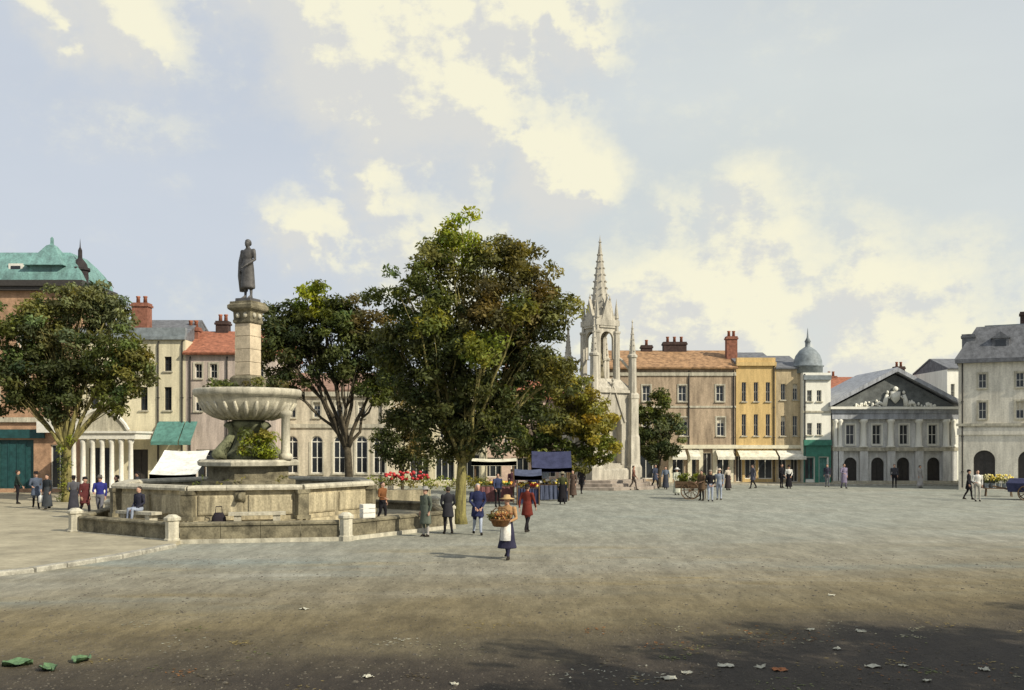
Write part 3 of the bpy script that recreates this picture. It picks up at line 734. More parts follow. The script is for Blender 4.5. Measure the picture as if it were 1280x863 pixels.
for k in range(4):
    a = R(45+90*k); bx, by = 2.32*math.cos(a), 2.32*math.sin(a)
    b = MB(); n4 = dict(n=4, c=(bx, by), rot=R(45))
    b.lathe([(.68, .65), (.68, 1.5), (.56, 1.7), (.52, 3.6), (.44, 3.8), (.44, 6.3), (.50, 6.36), (.50, 6.6), (.36, 6.75)], **n4); b.build('buttress', CROSSM, cr)
    p = MB(); p.lathe([(.30, 6.75), (.28, 9.2), (.36, 9.26), (.36, 9.4), (.24, 9.5), (.03, 11.7), (.07, 11.76), (.0, 11.95)], n=8, c=(bx, by))
    for i in range(5):
        z = 9.7+i*.4; rr = .24*(11.7-z)/2.2+.02
        for j in range(4): p.sphere((bx+rr*math.cos(j*math.pi/2), by+rr*math.sin(j*math.pi/2), z), .055, 5, 4)
    p.build('pinnacle', CROSSM, cr)
    # flying strut to the lantern
    MB().tube([(bx*.95, by*.95, 8.3), (bx*.66, by*.66, 9.1), (.95*math.cos(a), .95*math.sin(a), 9.5)], .10, 6).build('flying_buttress', CROSSM, cr)
    # lantern pier
    MB().lathe([(.30, 7.55), (.26, 7.7), (.24, 10.9), (.3, 11.0), (.3, 11.12)], n=8, c=(1.18*math.cos(a), 1.18*math.sin(a))).build('lantern_pier', CROSSM, cr)
    mb = MB(); wall_holes(mb, 1.36, 2.6, [(.14, -.2, 1.22, 1.75, True)], t=.2); mb.quad((0,.2,1.8), (1.36,.2,1.8), (1.36,.2,2.6), (0,.2,2.6))
    pa = R(90*k); off = Matrix.Rotation(pa, 3, 'Z')@Vector((-.68, -.86, 9.35)); ar = mb.build('lantern_arch', CROSSM, cr, loc=off, rz=pa)
    mb = MB(); mb.loft([[(0,-.1,2.0), (1.36,-.1,2.0), (.68,-.1,4.1)], [(0,.12,2.0), (1.36,.12,2.0), (.68,.12,4.1)]]); mb.lathe([(0,4.0),(.1,4.2),(.04,4.3),(.0,4.5)], 6, (.68, 0)); mb.build('gablet', CROSSM, ar)
    # small pinnacle on each lantern corner
    MB().lathe([(.17, 11.12), (.15, 12.0), (.2, 12.05), (.02, 13.3), (.0, 13.5)], n=6, c=(1.18*math.cos(a), 1.18*math.sin(a))).build('pinnacle', CROSSM, cr)
q = MB(); sq(q, 1.0, 11.5, 11.9); sq(q, .9, 11.9, 12.2); q.build('lantern_top', CROSSM, cr)
q = MB(); q.lathe([(.86, 12.0), (.72, 12.6), (.50, 14.0), (.07, 17.5), (.13, 17.55), (.05, 17.65), (.0, 18.1)], 8, rot=R(22.5))
for i in range(9):
    z = 12.8+i*.48; rr = .74*(17.6-z)/5.0+.03
    for j in range(8): q.sphere((rr*math.cos(R(22.5+45*j)), rr*math.sin(R(22.5+45*j)), z), .07, 5, 4)
q.build('spire', CROSSM, cr)
figure = MB().ell([(0,0,7.75,.34,.34), (0,0,8.1,.30,.30), (0,0,8.6,.24,.22), (0,0,9.0,.28,.2), (0,0,9.25,.1,.1), (0,0,9.35,.13,.14), (0,0,9.55,.12,.13), (0,0,9.65,.03,.03)], 10)
figure.build('niche_statue', STONED, cr, True)

# ================================================================== buildings on the left
COPPER = mat('verdigris_copper', (.15,.28,.255), .6, .45, 1.2, .2, 10, c2=(.10,.17,.16), streak=True)
ORBR = mat('orange_brick', (.42,.26,.16), .9, .3, 2, .4, 14)
CREAM = mat('cream_render', (.66,.60,.42), .9, .18, 1.2, .2, 12, streak=True)
PINKC = mat('pinkish_stone', (.50,.42,.36), .9, .25, 1.4, .3, 14, streak=True)
BUFF = mat('buff_stone', (.56,.50,.38), .9, .25, 1.2, .3, 14, streak=True)
TEALP = mat('dark_teal_paint', (.02,.075,.075), .45, .25, 4)
TEALB = mat('teal_awning', (.10,.235,.20), .8, .25, 4)
d = 60.0
a, W, H = building('brick_house', 'tall orange brick house with green copper mansard roof at the left edge', -110, 100, d, 4.6, 364, ORBR,
    [(c, y0, y1, 13, 'window') for c in (-85, -45, -8, 30, 68) for (y0, y1) in ((405, 437), (470, 505))] + [(20, 550, 618, 44, 'shop', dict(frame=TEALP, cols=4, pane=TEALP)), (-60, 556, 618, 50, 'shop'), (74, 556, 618, 22, 'shop', dict(cols=2))], surround=STONE2)
MB().box(-.25, W+.25, -.35, 4.8, H, H+.25).box(-.35, W+.35, -.5, 4.9, H+.251, H+.62).build('cornice', FRAMED, a)
rf = mansard(a, W, 4.6, H+.62, 2.0, COPPER, 1.1, .15, True)
tx = X(56, d)-X(-110, d)
MB().box(tx-1.0, tx+1.0, .1, 1.8, H+.6, H+1.6).build('dormer', COPPER, rf)
MB().lathe([(1.75, H+1.6), (1.1, H+2.2), (.35, H+3.0), (.12, H+3.1), (.10, H+3.5), (.0, H+3.6)], 4, (tx, .95), R(45)).build('turret_cap', COPPER, rf)
for i in range(3):
    xx = 2.0+i*2.2; q = MB(); q.box(xx-.45, xx+.45, .15, 1.2, H+.7, H+1.75); q.build('dormer', FRAMEW, rf); MB().box(xx-.3, xx+.3, .13, .149, H+.85, H+1.6).build('dormer_window', GLASS, rf)
px = X(93, d)-X(-110, d)
MB().lathe([(.55, H+.4), (.52, H+1.35), (.64, H+1.42), (.64, H+1.55), (.50, H+1.6), (.42, H+1.85), (.22, H+2.1), (.14, H+2.2), (.13, H+2.7), (.04, H+2.9), (.0, H+3.5)], 8, (px, .8)).build('cupola', mat('sooty_lead', (.035,.028,.028), .8, .3, 4), rf)
band(a, W, Z(528, d), .3, STONE2, .18); fs = band(a, W, Z(548, d), .55, TEALP, .12, 'fascia', x0=5.2, x1=8.2)
# sign boards
MB().box(X(47, 59.6), X(78, 59.6), 59.45, 59.6, Z(541, 59.6), Z(527, 59.6)).build('sign_board', FRAMEW)
tag(bpy.data.objects['sign_board'], 'blank cream sign board on the brick house beside the left tree', 'sign')

po = empty('portico', (X(86, 57), 57.0, 0), 0, 'white columned shop portico with curved pediment behind the left tree', 'portico')
PW = X(168, 57)-X(86, 57); ez = Z(549, 57)
MB().box(-.2, PW+.2, -.3, 2.6, .0, .22).build('step', STONE2, po)
for i in range(7):
    xx = .25+i*(PW-.5)/6
    MB().lathe([(.2, .22), (.2, .36), (.15, .42), (.125, ez-.3), (.19, ez-.16), (.19, ez-.002)], 12, (xx, .1)).build('column', FRAMEW, po, True)
MB().box(-.1, PW+.1, -.15, 2.6, ez, ez+.35).box(-.2, PW+.2, -.27, 2.6, ez+.351, ez+.47).build('entablature', FRAMEW, po)
q = MB(); n = 16; arc = [(PW*.08+PW*.84*i/n, ez+.47+1.25*math.sin(math.pi*i/n)**.8) for i in range(n+1)]
q.loft([[(x, -.1, z) for x, z in arc], [(x, .25, z) for x, z in arc]], cap=True, closed=True); q.build('pediment', STONE2, po)
for i in range(n):
    pass
q = MB(); q.tube([(x, -.12, z+.06) for x, z in arc], .11, 6); q.build('pediment_moulding', FRAMEW, po)

d = 60.0
c, W, H = building('cream_house', 'cream rendered house with dark parapet and tall red chimney', 100, 232, d, 7, 425, CREAM,
    [(cx, y0, y1, 9, 'window') for cx in (118, 148, 180, 210) for (y0, y1) in ((446, 464), (484, 513))] + [(125, 560, 615, 28, 'shop'), (175, 562, 616, 20, 'door')], frame=FRAMED)
MB().box(-.1, W-.003, -.22, .1, H, H+.2).box(-.05, W-.004, -.1, .3, H+.201, H+.75).build('parapet', LEAD, c)
rf = gable_roof(c, W-.1, 7, H+.05, 1.5, SLATE, .0)
chimney(rf, X(168, d)-X(100, d), 1.2, H+.2, Z(376, d), 1.0, .8, BRICKR, 2); chimney(rf, X(228, d)-X(100, d)-.1, 2.4, H+.2, Z(404, d), .8, .7, BRICKR, 2)
e, W, H = building('pink_stone_house', 'pinkish stone house with red tiled roof left of the fountain column', 232, 345, d, 7, 444, PINKC,
    [(cx, y0, y1, 9, 'window') for cx in (248, 267, 305, 325) for (y0, y1) in ((455, 473), (492, 514))] + [(262, 562, 615, 34, 'shop'), (310, 562, 616, 16, 'door'), (330, 565, 605, 16, 'window')], surround=STONE2)
rf = gable_roof(e, W, 7, H, 1.75, TILE, .3)
chimney(rf, X(258, d)-X(232, d), 3.5, H+.8, Z(402, 63.5), .8, .7, BRICKD, 2); chimney(rf, W-.5, 3.5, H+.8, Z(412, 63.5), .8, .7, BRICKR, 2)
def awning(parent, x0, x1, zt, zl, out, m, name='awning'):
    q = MB(); n = 6
    q.loft([[(x0, -.02, zt), (x0, -out, zl), (x0, -out, zl-.22), (x0, -out+.02, zl-.22), (x0, -out+.02, zl-.02), (x0, -.02, zt-.05)],
            [(x1, -.02, zt), (x1, -out, zl), (x1, -out, zl-.22), (x1, -out+.02, zl-.22), (x1, -out+.02, zl-.02), (x1, -.02, zt-.05)]])
    o = q.build(name, m, parent)
    k = max(2, int((x1-x0)/.45)); v = MB()
    return o
awning(c, X(198, d)-X(100, d), W*0+X(231, d)-X(100, d), Z(527, d), Z(552, d), 1.3, TEALB); awning(e, .02, X(247, d)-X(232, d), Z(527, d), Z(552, d), 1.3, TEALB)

d = 62.0
g, W, H = building('stone_hall', 'low buff stone hall with arched windows behind the fountain bowl', 345, 484, d, 7, 490, BUFF,
    [(cx, 545, 592, 15, 'arch', dict(blind=None)) for cx in (365, 396, 424, 452, 474)] + [(cx, 503, 522, 9, 'window') for cx in (365, 396, 424, 452)], surround=STONE2)
band(g, W, Z(535, d), .25, STONE2, .12); band(g, W, H-.3, .3, STONE2, .2, 'cornice'); gable_roof(g, W, 7, H, 1.35, mat('brown_tile', (.30,.19,.14), .9, .3, 3, .5, 9), .2)
d = 72.0
g, W, H = building('cream_terrace', 'cream terrace of shops glimpsed under the large central tree', 474, 606, d, 7, 486, CREAM,
    [(cx, y0, y1, 8, 'window') for cx in (488, 510, 532, 554, 576, 596) for (y0, y1) in ((498, 514), (530, 548))] + [(cx, 568, 604, 24, 'shop') for cx in (492, 524, 556, 588)])
gable_roof(g, W, 7, H, 1.6, SLATE, .2)
d = 80.0
g, W, H = building('rose_brick_house', 'pale rose house half hidden between central tree and market cross', 598, 752, d, 7, 500, mat('rose_render', (.58,.44,.36), .9, .2, 1.4, .2, 12),
    [(cx, y0, y1, 8, 'window') for cx in (612, 634, 656, 678, 700, 722, 742) for (y0, y1) in ((510, 526), (540, 556))] + [(cx, 572, 600, 22, 'shop') for cx in (616, 650, 684, 718)])
rf = gable_roof(g, W, 7, H, 1.7, TILE, .2); chimney(rf, 2.5, 3.5, H+1, H+3.0)

# ================================================================== row across the square
d = 76.0
GBR = mat('grey_brown_brick', (.42,.325,.225), .9, .30, 1.6, .3, 14, streak=True)
OCH = mat('ochre_render', (.62,.44,.19), .9, .2, 1.2, .2, 12, streak=True)
TAN = mat('tan_render', (.55,.44,.27), .9, .25, 1.2, .2, 12, streak=True)
WHT = mat('white_render', (.80,.78,.68), .9, .1, 1.2, .2, 12, streak=True)
SHOPC = mat('shop_cream', (.72,.67,.50), .7, .15, 3)
g, W, H = building('brown_brick_house', 'broad grey brown brick house with orange tiled roof right of the cross', 752, 920, d, 8, 462, GBR,
    [(c, 482, 502, 10, 'window') for c in (768, 808, 853, 900)] + [(c, 522, 545, 10, 'window') for c in (768, 808, 855, 901)]
    + [(776, 566, 602, 26, 'shop'), (812, 566, 602, 26, 'shop'), (846, 566, 602, 18, 'shop', dict(cols=2)), (884, 566, 604, 12, 'door'), (866, 568, 600, 10, 'shop', dict(cols=1)), (904, 568, 600, 16, 'shop', dict(cols=2))], surround=STONE2)
rf = gable_roof(g, W, 8, H, 1.75, OTILE, .3)
ux = X(752, d)
chimney(rf, X(808, 80)-ux, 4, H+1.2, Z(432, 80), .9, .7, BRICKD, 1); chimney(rf, X(843, 80)-ux, 4, H+1.2, Z(428, 80), 1.9, .8, BRICKD, 3); chimney(rf, X(914, 78)-ux, 2, H+.4, Z(421, 78), .85, .7, BRICKR, 2)
band(g, W-.003, Z(470, d), .28, STONE2, .1, 'cornice', 1); band(g, W-.003, Z(510, d), .16, STONE2, .06, ret=1)
band(g, W-.003, Z(561, d), .30, SHOPC, .22, 'fascia', 1)
for (xa, xb) in ((838, 856), (860, 873), (894, 915)): awning(g, X(xa, d)-ux, X(xb, d)-ux, Z(562, d), Z(571, d), 1.0, cloth((.74,.71,.58)))
for i, px_ in enumerate((838, 862, 876, 893, 914)):
    MB().box(X(px_, d)-ux-.16, X(px_, d)-ux+.16, -.12, -.003, .1, Z(561, d)-.003).build('shop_pier', SHOPC, g)
g, W, H = building('ochre_house', 'narrow ochre yellow house with tall slim windows', 920, 970, d, 8, 456, OCH,
    [(c, 478, 502, 5.5, 'window') for c in (930, 945, 960)] + [(c, 518, 545, 5.5, 'window') for c in (930, 945, 960)] + [(923.5, 570, 604, 9, 'door'), (938, 568, 600, 14, 'shop', dict(cols=2)), (957, 568, 600, 18, 'shop', dict(cols=2))])
MB().box(.003, W-.003, -.2, .3, H-.1, H+.2).box(.05, W-.05, -.05, .35, H+.201, H+.55).build('parapet', OCH, g); gable_roof(g, W-.02, 8, H, 1.2, SLATE, .0)
band(g, W-.003, Z(561, d), .28, SHOPC, .2, 'fascia', 1)
awning(g, .1, W-.1, Z(563, d), Z(571, d), 1.0, cloth((.74,.70,.55)))
g, W, H = building('tan_house', 'tan rendered house between the ochre house and the domed white house', 970, 1004, d, 8, 462, TAN,
    [(c, 480, 500, 6, 'window') for c in (979, 994)] + [(c, 520, 545, 6, 'window') for c in (979, 994)] + [(978, 568, 602, 10, 'shop', dict(cols=2)), (993, 570, 604, 9, 'door')])
rf = gable_roof(g, W, 8, H, 1.3, SLATE, .15); band(g, W-.003, Z(561, d), .28, SHOPC, .2, 'fascia', 1); awning(g, .05, W-.05, Z(563, d), Z(571, d), 1.0, cloth((.76,.73,.62)))
d = 75.2
g, W, H = building('domed_house', 'white corner house crowned by a small lead dome', 1004, 1038.5, d, 6, 466, WHT,
    [(c, 488, 502, 6, 'window') for c in (1012, 1024, )] + [(c, 529, 544, 6, 'window') for c in (1012, 1024)] + [(1012, 572, 604, 11, 'shop', dict(frame=TEALB, cols=2)), (1029, 572, 604, 10, 'door', dict(frame=TEALB, pane=TEALB))])
band(g, W-.003, Z(475, d), .35, LEAD, .18, 'cornice', 1); band(g, W-.003, Z(516, d), .14, STONE2, .08, ret=1)
MB().box(.02, W-.02, -.10, -.003, Z(571, d), Z(557, d)-.002).box(.02, .16, -.10, -.003, .1, Z(571, d)-.002).box(W-.16, W-.02, -.10, -.003, .1, Z(571, d)-.002).box(X(1018.5, d)-X(1004, d), X(1023, d)-X(1004, d), -.10, -.003, .1, Z(571, d)-.002).box(0, W-.004, -.28, -.003, Z(557, d), Z(550, d)).build('shop_surround', mat('green_shop_paint', (.05,.20,.14), .5, .2, 4), g)
dx = X(1016, d)-X(1004, d)
dm = MB().lathe([(1.15, H), (1.15, H+.5), (1.25, H+.55), (1.25, H+.65), (1.12, H+.7), (1.10, H+1.0), (.95, H+1.45), (.65, H+1.85), (.3, H+2.1), (.2, H+2.15), (.2, H+2.5), (.26, H+2.55), (.08, H+2.9), (.03, H+3.5), (.0, H+3.7)], 16, (dx, 1.3)).build('dome', LEAD, g, True)
# houses behind
d = 76.0
g, W, H = building('rear_house', 'brown brick house with chimney rising behind the pedimented hall', 1030, 1192, 90, 7, 490, BRICKR, [])
rf = gable_roof(g, W, 7, H, 1.5, TILE, .2)
bx = X(1030, 90)
chimney(rf, X(1041, 93)-bx, 3.5, H+.6, Z(470, 93), .9, .8, BRICKR, 2); chimney(rf, X(1126, 93)-bx, 3.5, H+1, Z(458, 93), .9, .8, BRICKD, 2); chimney(rf, X(1176, 93)-bx, 3.5, H+.9, Z(468, 93), 1.4, .8, BRICKD, 3); chimney(rf, X(1187, 93)-bx, 3.5, H+.9, Z(462, 93), .8, .8, BRICKR, 2)
g, W, H = building('white_house', 'narrow white house in the gap right of the pedimented hall', 1184, 1240, 84, 7, 462, WHT, [(1191, 480, 498, 5, 'window'), (1191, 525, 545, 5, 'window')])
gable_roof(g, W, 7, H, 1.1, SLATE, .15)

# ------------------------------------------------------------------ corn exchange
d = 75.6
KST = mat('grey_ashlar', (.64,.635,.60), .9, .22, 1.4, .3, 14, streak=True)
KDK = mat('grey_entablature', (.38,.395,.42), .9, .28, 1.4, .3, 14, streak=True)
KT = mat('dark_tympanum', (.15,.16,.155), .9, .3, 2)
g, W, H = building('pedimented_hall', 'grey classical exchange hall with columns, arches and sculpted pediment', 1040, 1194, d, 8, 524, KST,
    [(c, 531, 556, 11, 'window', dict(surround=WHT, blind=None)) for c in (1063, 1096, 1130, 1166)] + [(c, 572, 604, 16, 'archdoor', dict(frame=FRAMED)) for c in (1063, 1097, 1129, 1167)], cat='hall')
kx = X(1040, d)
MB().box(-.12, W+.12, -.45, -.003, H-.02, H+.45).box(-.2, W+.2, -.55, -.003, H+.451, H+.75).build('entablature', KDK, g)
MB().box(-.35, W+.35, -.8, -.003, H+.751, H+.95).build('cornice', WHT, g)
ap = Z(463, d)-.1; pz = H+.95
MB().loft([[(.0, -.25, pz), (W, -.25, pz), (W/2, -.25, ap-.25)], [(.0, 8, pz), (W, 8, pz), (W/2, 8, ap-.25)]]).build('tympanum', KT, g)
for s in (-1, 1):
    x0 = W/2+s*(W/2+.4); dn = Vector((0, 0, .33))
    p0, p1 = Vector((x0, -.8, pz+.002)), Vector((W/2-s*.002, -.8, ap-.05)); dy = Vector((0, 9.0, 0))
    MB().loft([[p0, p0+dn, p0+dn+dy, p0+dy], [p1, p1+dn, p1+dn+dy, p1+dy]]).build('raking_cornice', KDK, g)
q = MB(); cx = W/2; z0 = pz+.05                         # relief: a shield between reclining figures
q.loft([[(cx-.38, -.42, z0+1.15), (cx+.38, -.42, z0+1.15), (cx+.34, -.42, z0+.55), (cx, -.42, z0+.2), (cx-.34, -.42, z0+.55)], [(cx-.38, -.25, z0+1.15), (cx+.38, -.25, z0+1.15), (cx+.34, -.25, z0+.55), (cx, -.25, z0+.2), (cx-.34, -.25, z0+.55)]])
q.sphere((cx, -.38, z0+1.35), (.22, .14, .2), 8, 5)
rr_ = random.Random(5)
for s in (-1, 1):
    q.tube([(cx+s*.85, -.34, z0), (cx+s*.78, -.38, z0+.45), (cx+s*.66, -.38, z0+.9)], [.2, .19, .13], 8); q.sphere((cx+s*.64, -.4, z0+1.08), (.12, .11, .14), 8, 6)
    q.tube([(cx+s*.7, -.42, z0+.8), (cx+s*.5, -.47, z0+.62), (cx+s*.4, -.45, z0+.8)], .06, 6)
    q.tube([(cx+s*.9, -.36, z0+.1), (cx+s*1.3, -.4, z0+.3), (cx+s*1.6, -.36, z0+.08)], [.13, .12, .08], 7)
    for i in range(22):
        u = rr_.uniform(1.1, 3.1); hh = max(.12, .95*(1-u/3.5)); w_ = rr_.uniform(.06, .13); q.sphere((cx+s*u, -.3-rr_.random()*.08, z0+rr_.random()*hh*.8), (w_, .07, w_*rr_.uniform(.7, 1.6)), 6, 4)
q.build('pediment_relief', WHT, g, True)
zc = Z(562, d)
MB().box(-.1, W+.1, -.42, -.003, zc-.12, zc+.16).build('string_course', STONE2, g)
for c_ in (1043, 1049, 1078, 1112, 1147, 1181, 1190):
    x = X(c_, d)-kx; r0 = .24 if c_ not in (1043, 1049, 1190) else .17
    MB().lathe([(r0*1.4, zc+.16), (r0*1.4, zc+.26), (r0, zc+.32), (r0*.85, H-.36), (r0*1.35, H-.2), (r0*1.35, H-.021)], 14, (x, -.22)).build('column', WHT, g, True)
    MB().box(x-r0*1.3, x+r0*1.3, -.38, -.003, .05, zc-.121).build('pier', KST, g)
MB().box(-.3, W+.3, -1.2, -.003, 0, .13).box(-.2, W+.2, -.8, -.004, .131, .24).build('step', STONE2, g)

# ------------------------------------------------------------------ right edge: arcaded house
d = 66.0
LGR = mat('greige_render', (.72,.675,.56), .9, .22, 1.2, .25, 12, streak=True)
g, W, H = building('arcaded_house', 'greige house with slate mansard roof and arched ground floor at right edge', 1198, 1338, d, 9, 452, LGR,
    [(c, 468, 486, 9, 'window') for c in (1225, 1266, 1306)] + [(c, 503, 524, 9, 'window') for c in (1225, 1266, 1306)] + [(c, 563, 612, 24, 'archdoor', dict(frame=FRAMED, cols=2)) for c in (1227, 1276, 1318)], rz=R(-27), surround=STONE2)
band(g, W, Z(533, d), .18, STONE2, .14); band(g, W, Z(544, d), .45, LGR, .08); MB().box(-.2, W+.2, -.35, .0-.003, H-.15, H+.12).build('cornice', SLATE, g)
rf = mansard(g, W, 9, H+.121, 2.3, SLATE, 1.1, .25)
MB().box(1.6, W-1.6, 1.6, 7.4, H+2.421, H+2.55).build('roof_cap', LEAD, rf)
chimney(rf, 4.3, 3.0, H+2, H+3.5, 1.0, .7, BRICKD, 1); chimney(rf, .6, .9, H+.3, H+1.9, .8, .8, SLATE, 0)
for xx in (X(1245, d)-X(1198, d), X(1292, d)-X(1198, d)):
    dr = MB().box(xx-.5, xx+.5, .25, 1.5, H+.5, H+1.5); dr.loft([[(xx-.6,.18,H+1.5),(xx+.6,.18,H+1.5),(xx,.18,H+1.95)],[(xx-.6,1.9,H+1.5),(xx+.6,1.9,H+1.5),(xx,1.9,H+1.95)]])
    dd = dr.build('dormer', SLATE, rf); MB().box(xx-.32, xx+.32, .235, .248, H+.65, H+1.4).build('dormer_window', GLASS, rf)

def drainpipe(root, x, H):
    q = MB(); q.tube([(x, -.07, .15), (x, -.07, H-.35), (x, -.02, H-.1)], .05, 7)
    for z in (1.2, 3.6, 6.0): 
        if z < H-.6: q.box(x-.08, x+.08, -.1, -.003, z, z+.06)
    q.build('drainpipe', FRAMED, root)
for nm, xs in (('brown_brick_house', (6.9, 10.45)), ('ochre_house', (3.0,)), ('tan_house', (1.95,)), ('domed_house', (.12,)), ('cream_house', (4.9, 6.4)), ('pink_stone_house', (.3, 2.6)), ('stone_hall', (.25, 6.8)), ('arcaded_house', (.25,)), ('rose_brick_house', (5.2,))):
    o_ = bpy.data.objects[nm]; hh = max((Vector(v.co).z for v in [c_ for c_ in bpy.data.objects if c_.parent == o_ and c_.name.startswith('wall')][0].data.vertices))
    for x_ in xs: drainpipe(o_, x_, hh)
# ================================================================== trees
def tb(d, base, lst):
    out = []
    for (px, py, rx, ry, w, t, *dy) in lst:
        out.append((X(px, d)-base[0], dy[0] if dy else 0, Z(py, d), rx*d/F, (rx+ry)/2*d/F*.9, ry*d/F, w, t))
    return out
d = 38.0; bs = (X(575, d), d)
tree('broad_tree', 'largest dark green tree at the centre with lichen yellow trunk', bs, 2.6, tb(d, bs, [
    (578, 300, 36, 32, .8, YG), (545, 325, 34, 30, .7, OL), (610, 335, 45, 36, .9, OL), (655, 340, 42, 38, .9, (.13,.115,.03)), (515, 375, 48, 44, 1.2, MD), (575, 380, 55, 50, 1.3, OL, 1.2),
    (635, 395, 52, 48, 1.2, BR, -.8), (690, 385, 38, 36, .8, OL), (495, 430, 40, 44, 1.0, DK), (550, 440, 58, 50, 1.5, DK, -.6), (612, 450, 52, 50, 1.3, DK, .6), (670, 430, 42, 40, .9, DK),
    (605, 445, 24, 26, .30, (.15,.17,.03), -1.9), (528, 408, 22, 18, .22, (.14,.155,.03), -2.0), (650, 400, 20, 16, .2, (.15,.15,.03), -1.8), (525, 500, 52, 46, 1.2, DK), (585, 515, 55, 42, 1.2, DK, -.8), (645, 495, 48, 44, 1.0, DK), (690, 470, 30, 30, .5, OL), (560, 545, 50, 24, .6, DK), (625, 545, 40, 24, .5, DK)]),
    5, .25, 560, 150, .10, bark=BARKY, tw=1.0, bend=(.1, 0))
d = 47.0; bs = (X(437, d), d)
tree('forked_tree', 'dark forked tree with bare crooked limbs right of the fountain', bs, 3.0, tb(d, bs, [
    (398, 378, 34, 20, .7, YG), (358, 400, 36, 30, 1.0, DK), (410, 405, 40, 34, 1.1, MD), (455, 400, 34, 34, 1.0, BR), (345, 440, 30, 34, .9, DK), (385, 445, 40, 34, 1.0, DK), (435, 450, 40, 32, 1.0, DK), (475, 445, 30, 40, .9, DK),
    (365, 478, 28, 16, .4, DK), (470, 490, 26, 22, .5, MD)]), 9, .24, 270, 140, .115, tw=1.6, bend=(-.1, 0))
d = 50.5; bs = (X(84, d), d)
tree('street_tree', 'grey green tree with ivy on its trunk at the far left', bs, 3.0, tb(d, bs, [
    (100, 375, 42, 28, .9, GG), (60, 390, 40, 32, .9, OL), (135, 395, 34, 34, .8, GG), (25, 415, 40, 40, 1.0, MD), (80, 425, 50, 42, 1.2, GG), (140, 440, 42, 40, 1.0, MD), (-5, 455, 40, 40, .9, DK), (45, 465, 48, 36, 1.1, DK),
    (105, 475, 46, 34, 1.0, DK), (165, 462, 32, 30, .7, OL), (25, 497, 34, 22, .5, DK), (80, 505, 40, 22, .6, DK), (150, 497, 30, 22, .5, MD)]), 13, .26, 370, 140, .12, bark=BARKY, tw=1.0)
d = 58.0; bs = (X(674, d), d)
tree('autumn_tree', 'yellowing tree in front of the market cross', bs, 3.2, tb(d, bs, [
    (690, 470, 34, 26, .8, OL), (655, 490, 30, 28, .7, MD), (715, 490, 30, 28, .8, YL), (690, 520, 42, 30, 1.0, OL), (735, 525, 30, 32, .9, YL), (650, 535, 34, 30, .8, MD), (700, 555, 44, 24, .9, MD), (750, 553, 22, 28, .6, (.17,.18,.03)), (665, 562, 30, 16, .4, OL), (725, 575, 30, 18, .5, OL), (758, 530, 14, 18, .25, YL)]),
    17, .2, 235, 135, .135, tw=1.4)
d = 69.5; bs = (X(824, d), d)
tree('round_tree', 'small round green tree standing against the brown brick house', bs, 2.0, tb(d, bs, [
    (820, 510, 24, 20, 1, MD), (806, 535, 18, 24, .8, DK), (836, 535, 18, 24, .9, GG), (822, 560, 26, 24, 1, DK)]), 19, .16, 80, 170, .13)
d = 50.0; bs = (X(503, d), d)
tree('copper_shrub', 'small russet tree standing behind the flower bed', bs, 1.7, tb(d, bs, [
    (505, 520, 20, 22, 1, BR), (488, 550, 20, 22, .9, DK), (520, 548, 20, 26, 1, BR), (505, 575, 30, 16, .8, DK)]), 23, .1, 70, 150, .09)
# trees behind the viewer's right shoulder that shade the foreground
for (x, y, s, lab) in ((15.5, 8.0, 31, 'tall plane tree out of view shading the near corner'), (22.5, 10.5, 37, 'second plane tree out of view farther to the right'), (11.6, 5.6, 41, 'nearest plane tree out of view beside the viewer')):
    tree('plane_tree', lab, (x, y), 3.0, [(0, 0, 7.5, 3.2, 3.2, 2.0, 1, MD), (-1.8, .5, 6.2, 2.4, 2.2, 1.6, 1, DK), (1.8, -.5, 6.2, 2.4, 2.2, 1.6, 1, DK), (0, 1.5, 6.0, 2.2, 2.2, 1.5, 1, MD), (0, -1.5, 5.6, 2.4, 2.2, 1.4, 1, DK)], s, .3, 170, 110, .13, group='plane trees beside the viewer')
# ivy on the street tree's trunk
ivr = bpy.data.objects[[o.name for o in bpy.data.objects if o.name.startswith('street_tree')][0]]
leafball('ivy', ivr, [(r_.uniform(-.25, .3), -.25+r_.uniform(-.1, .1), .3+3.2*i/16, r_.uniform(.16, .3), r_.choice([YG, OL, MD])) for i in range(17)], 120, .07, 8)

# flower bed behind the basin
fb_ = empty('flower_bed', (X(500, 45), 45, 0), 0, 'raised flower bed of yellow green foliage and red blooms behind the basin', 'flower bed')
MB().box(-1.4, 1.4, -.5, .5, 0, 1.0).build('planter', STONE, fb_)
leafball('foliage', fb_, [(-1.3+2.6*i/16+r_.uniform(-.1, .1), r_.uniform(-.45, .4), 1.15+r_.uniform(0, .45), r_.uniform(.2, .32), r_.choice([YL, YG, OL])) for i in range(34)], 130, .06, 12)
q = MB()
for i in range(46): q.sphere((r_.uniform(-.7, 1.3), r_.uniform(-.5, .3), r_.uniform(1.5, 1.85)), (.085, .085, .065), 6, 4)
q.build('blooms', mat('red_petals', (.55,.05,.05), .6, .3, 9), fb_, True)['kind'] = 'stuff'

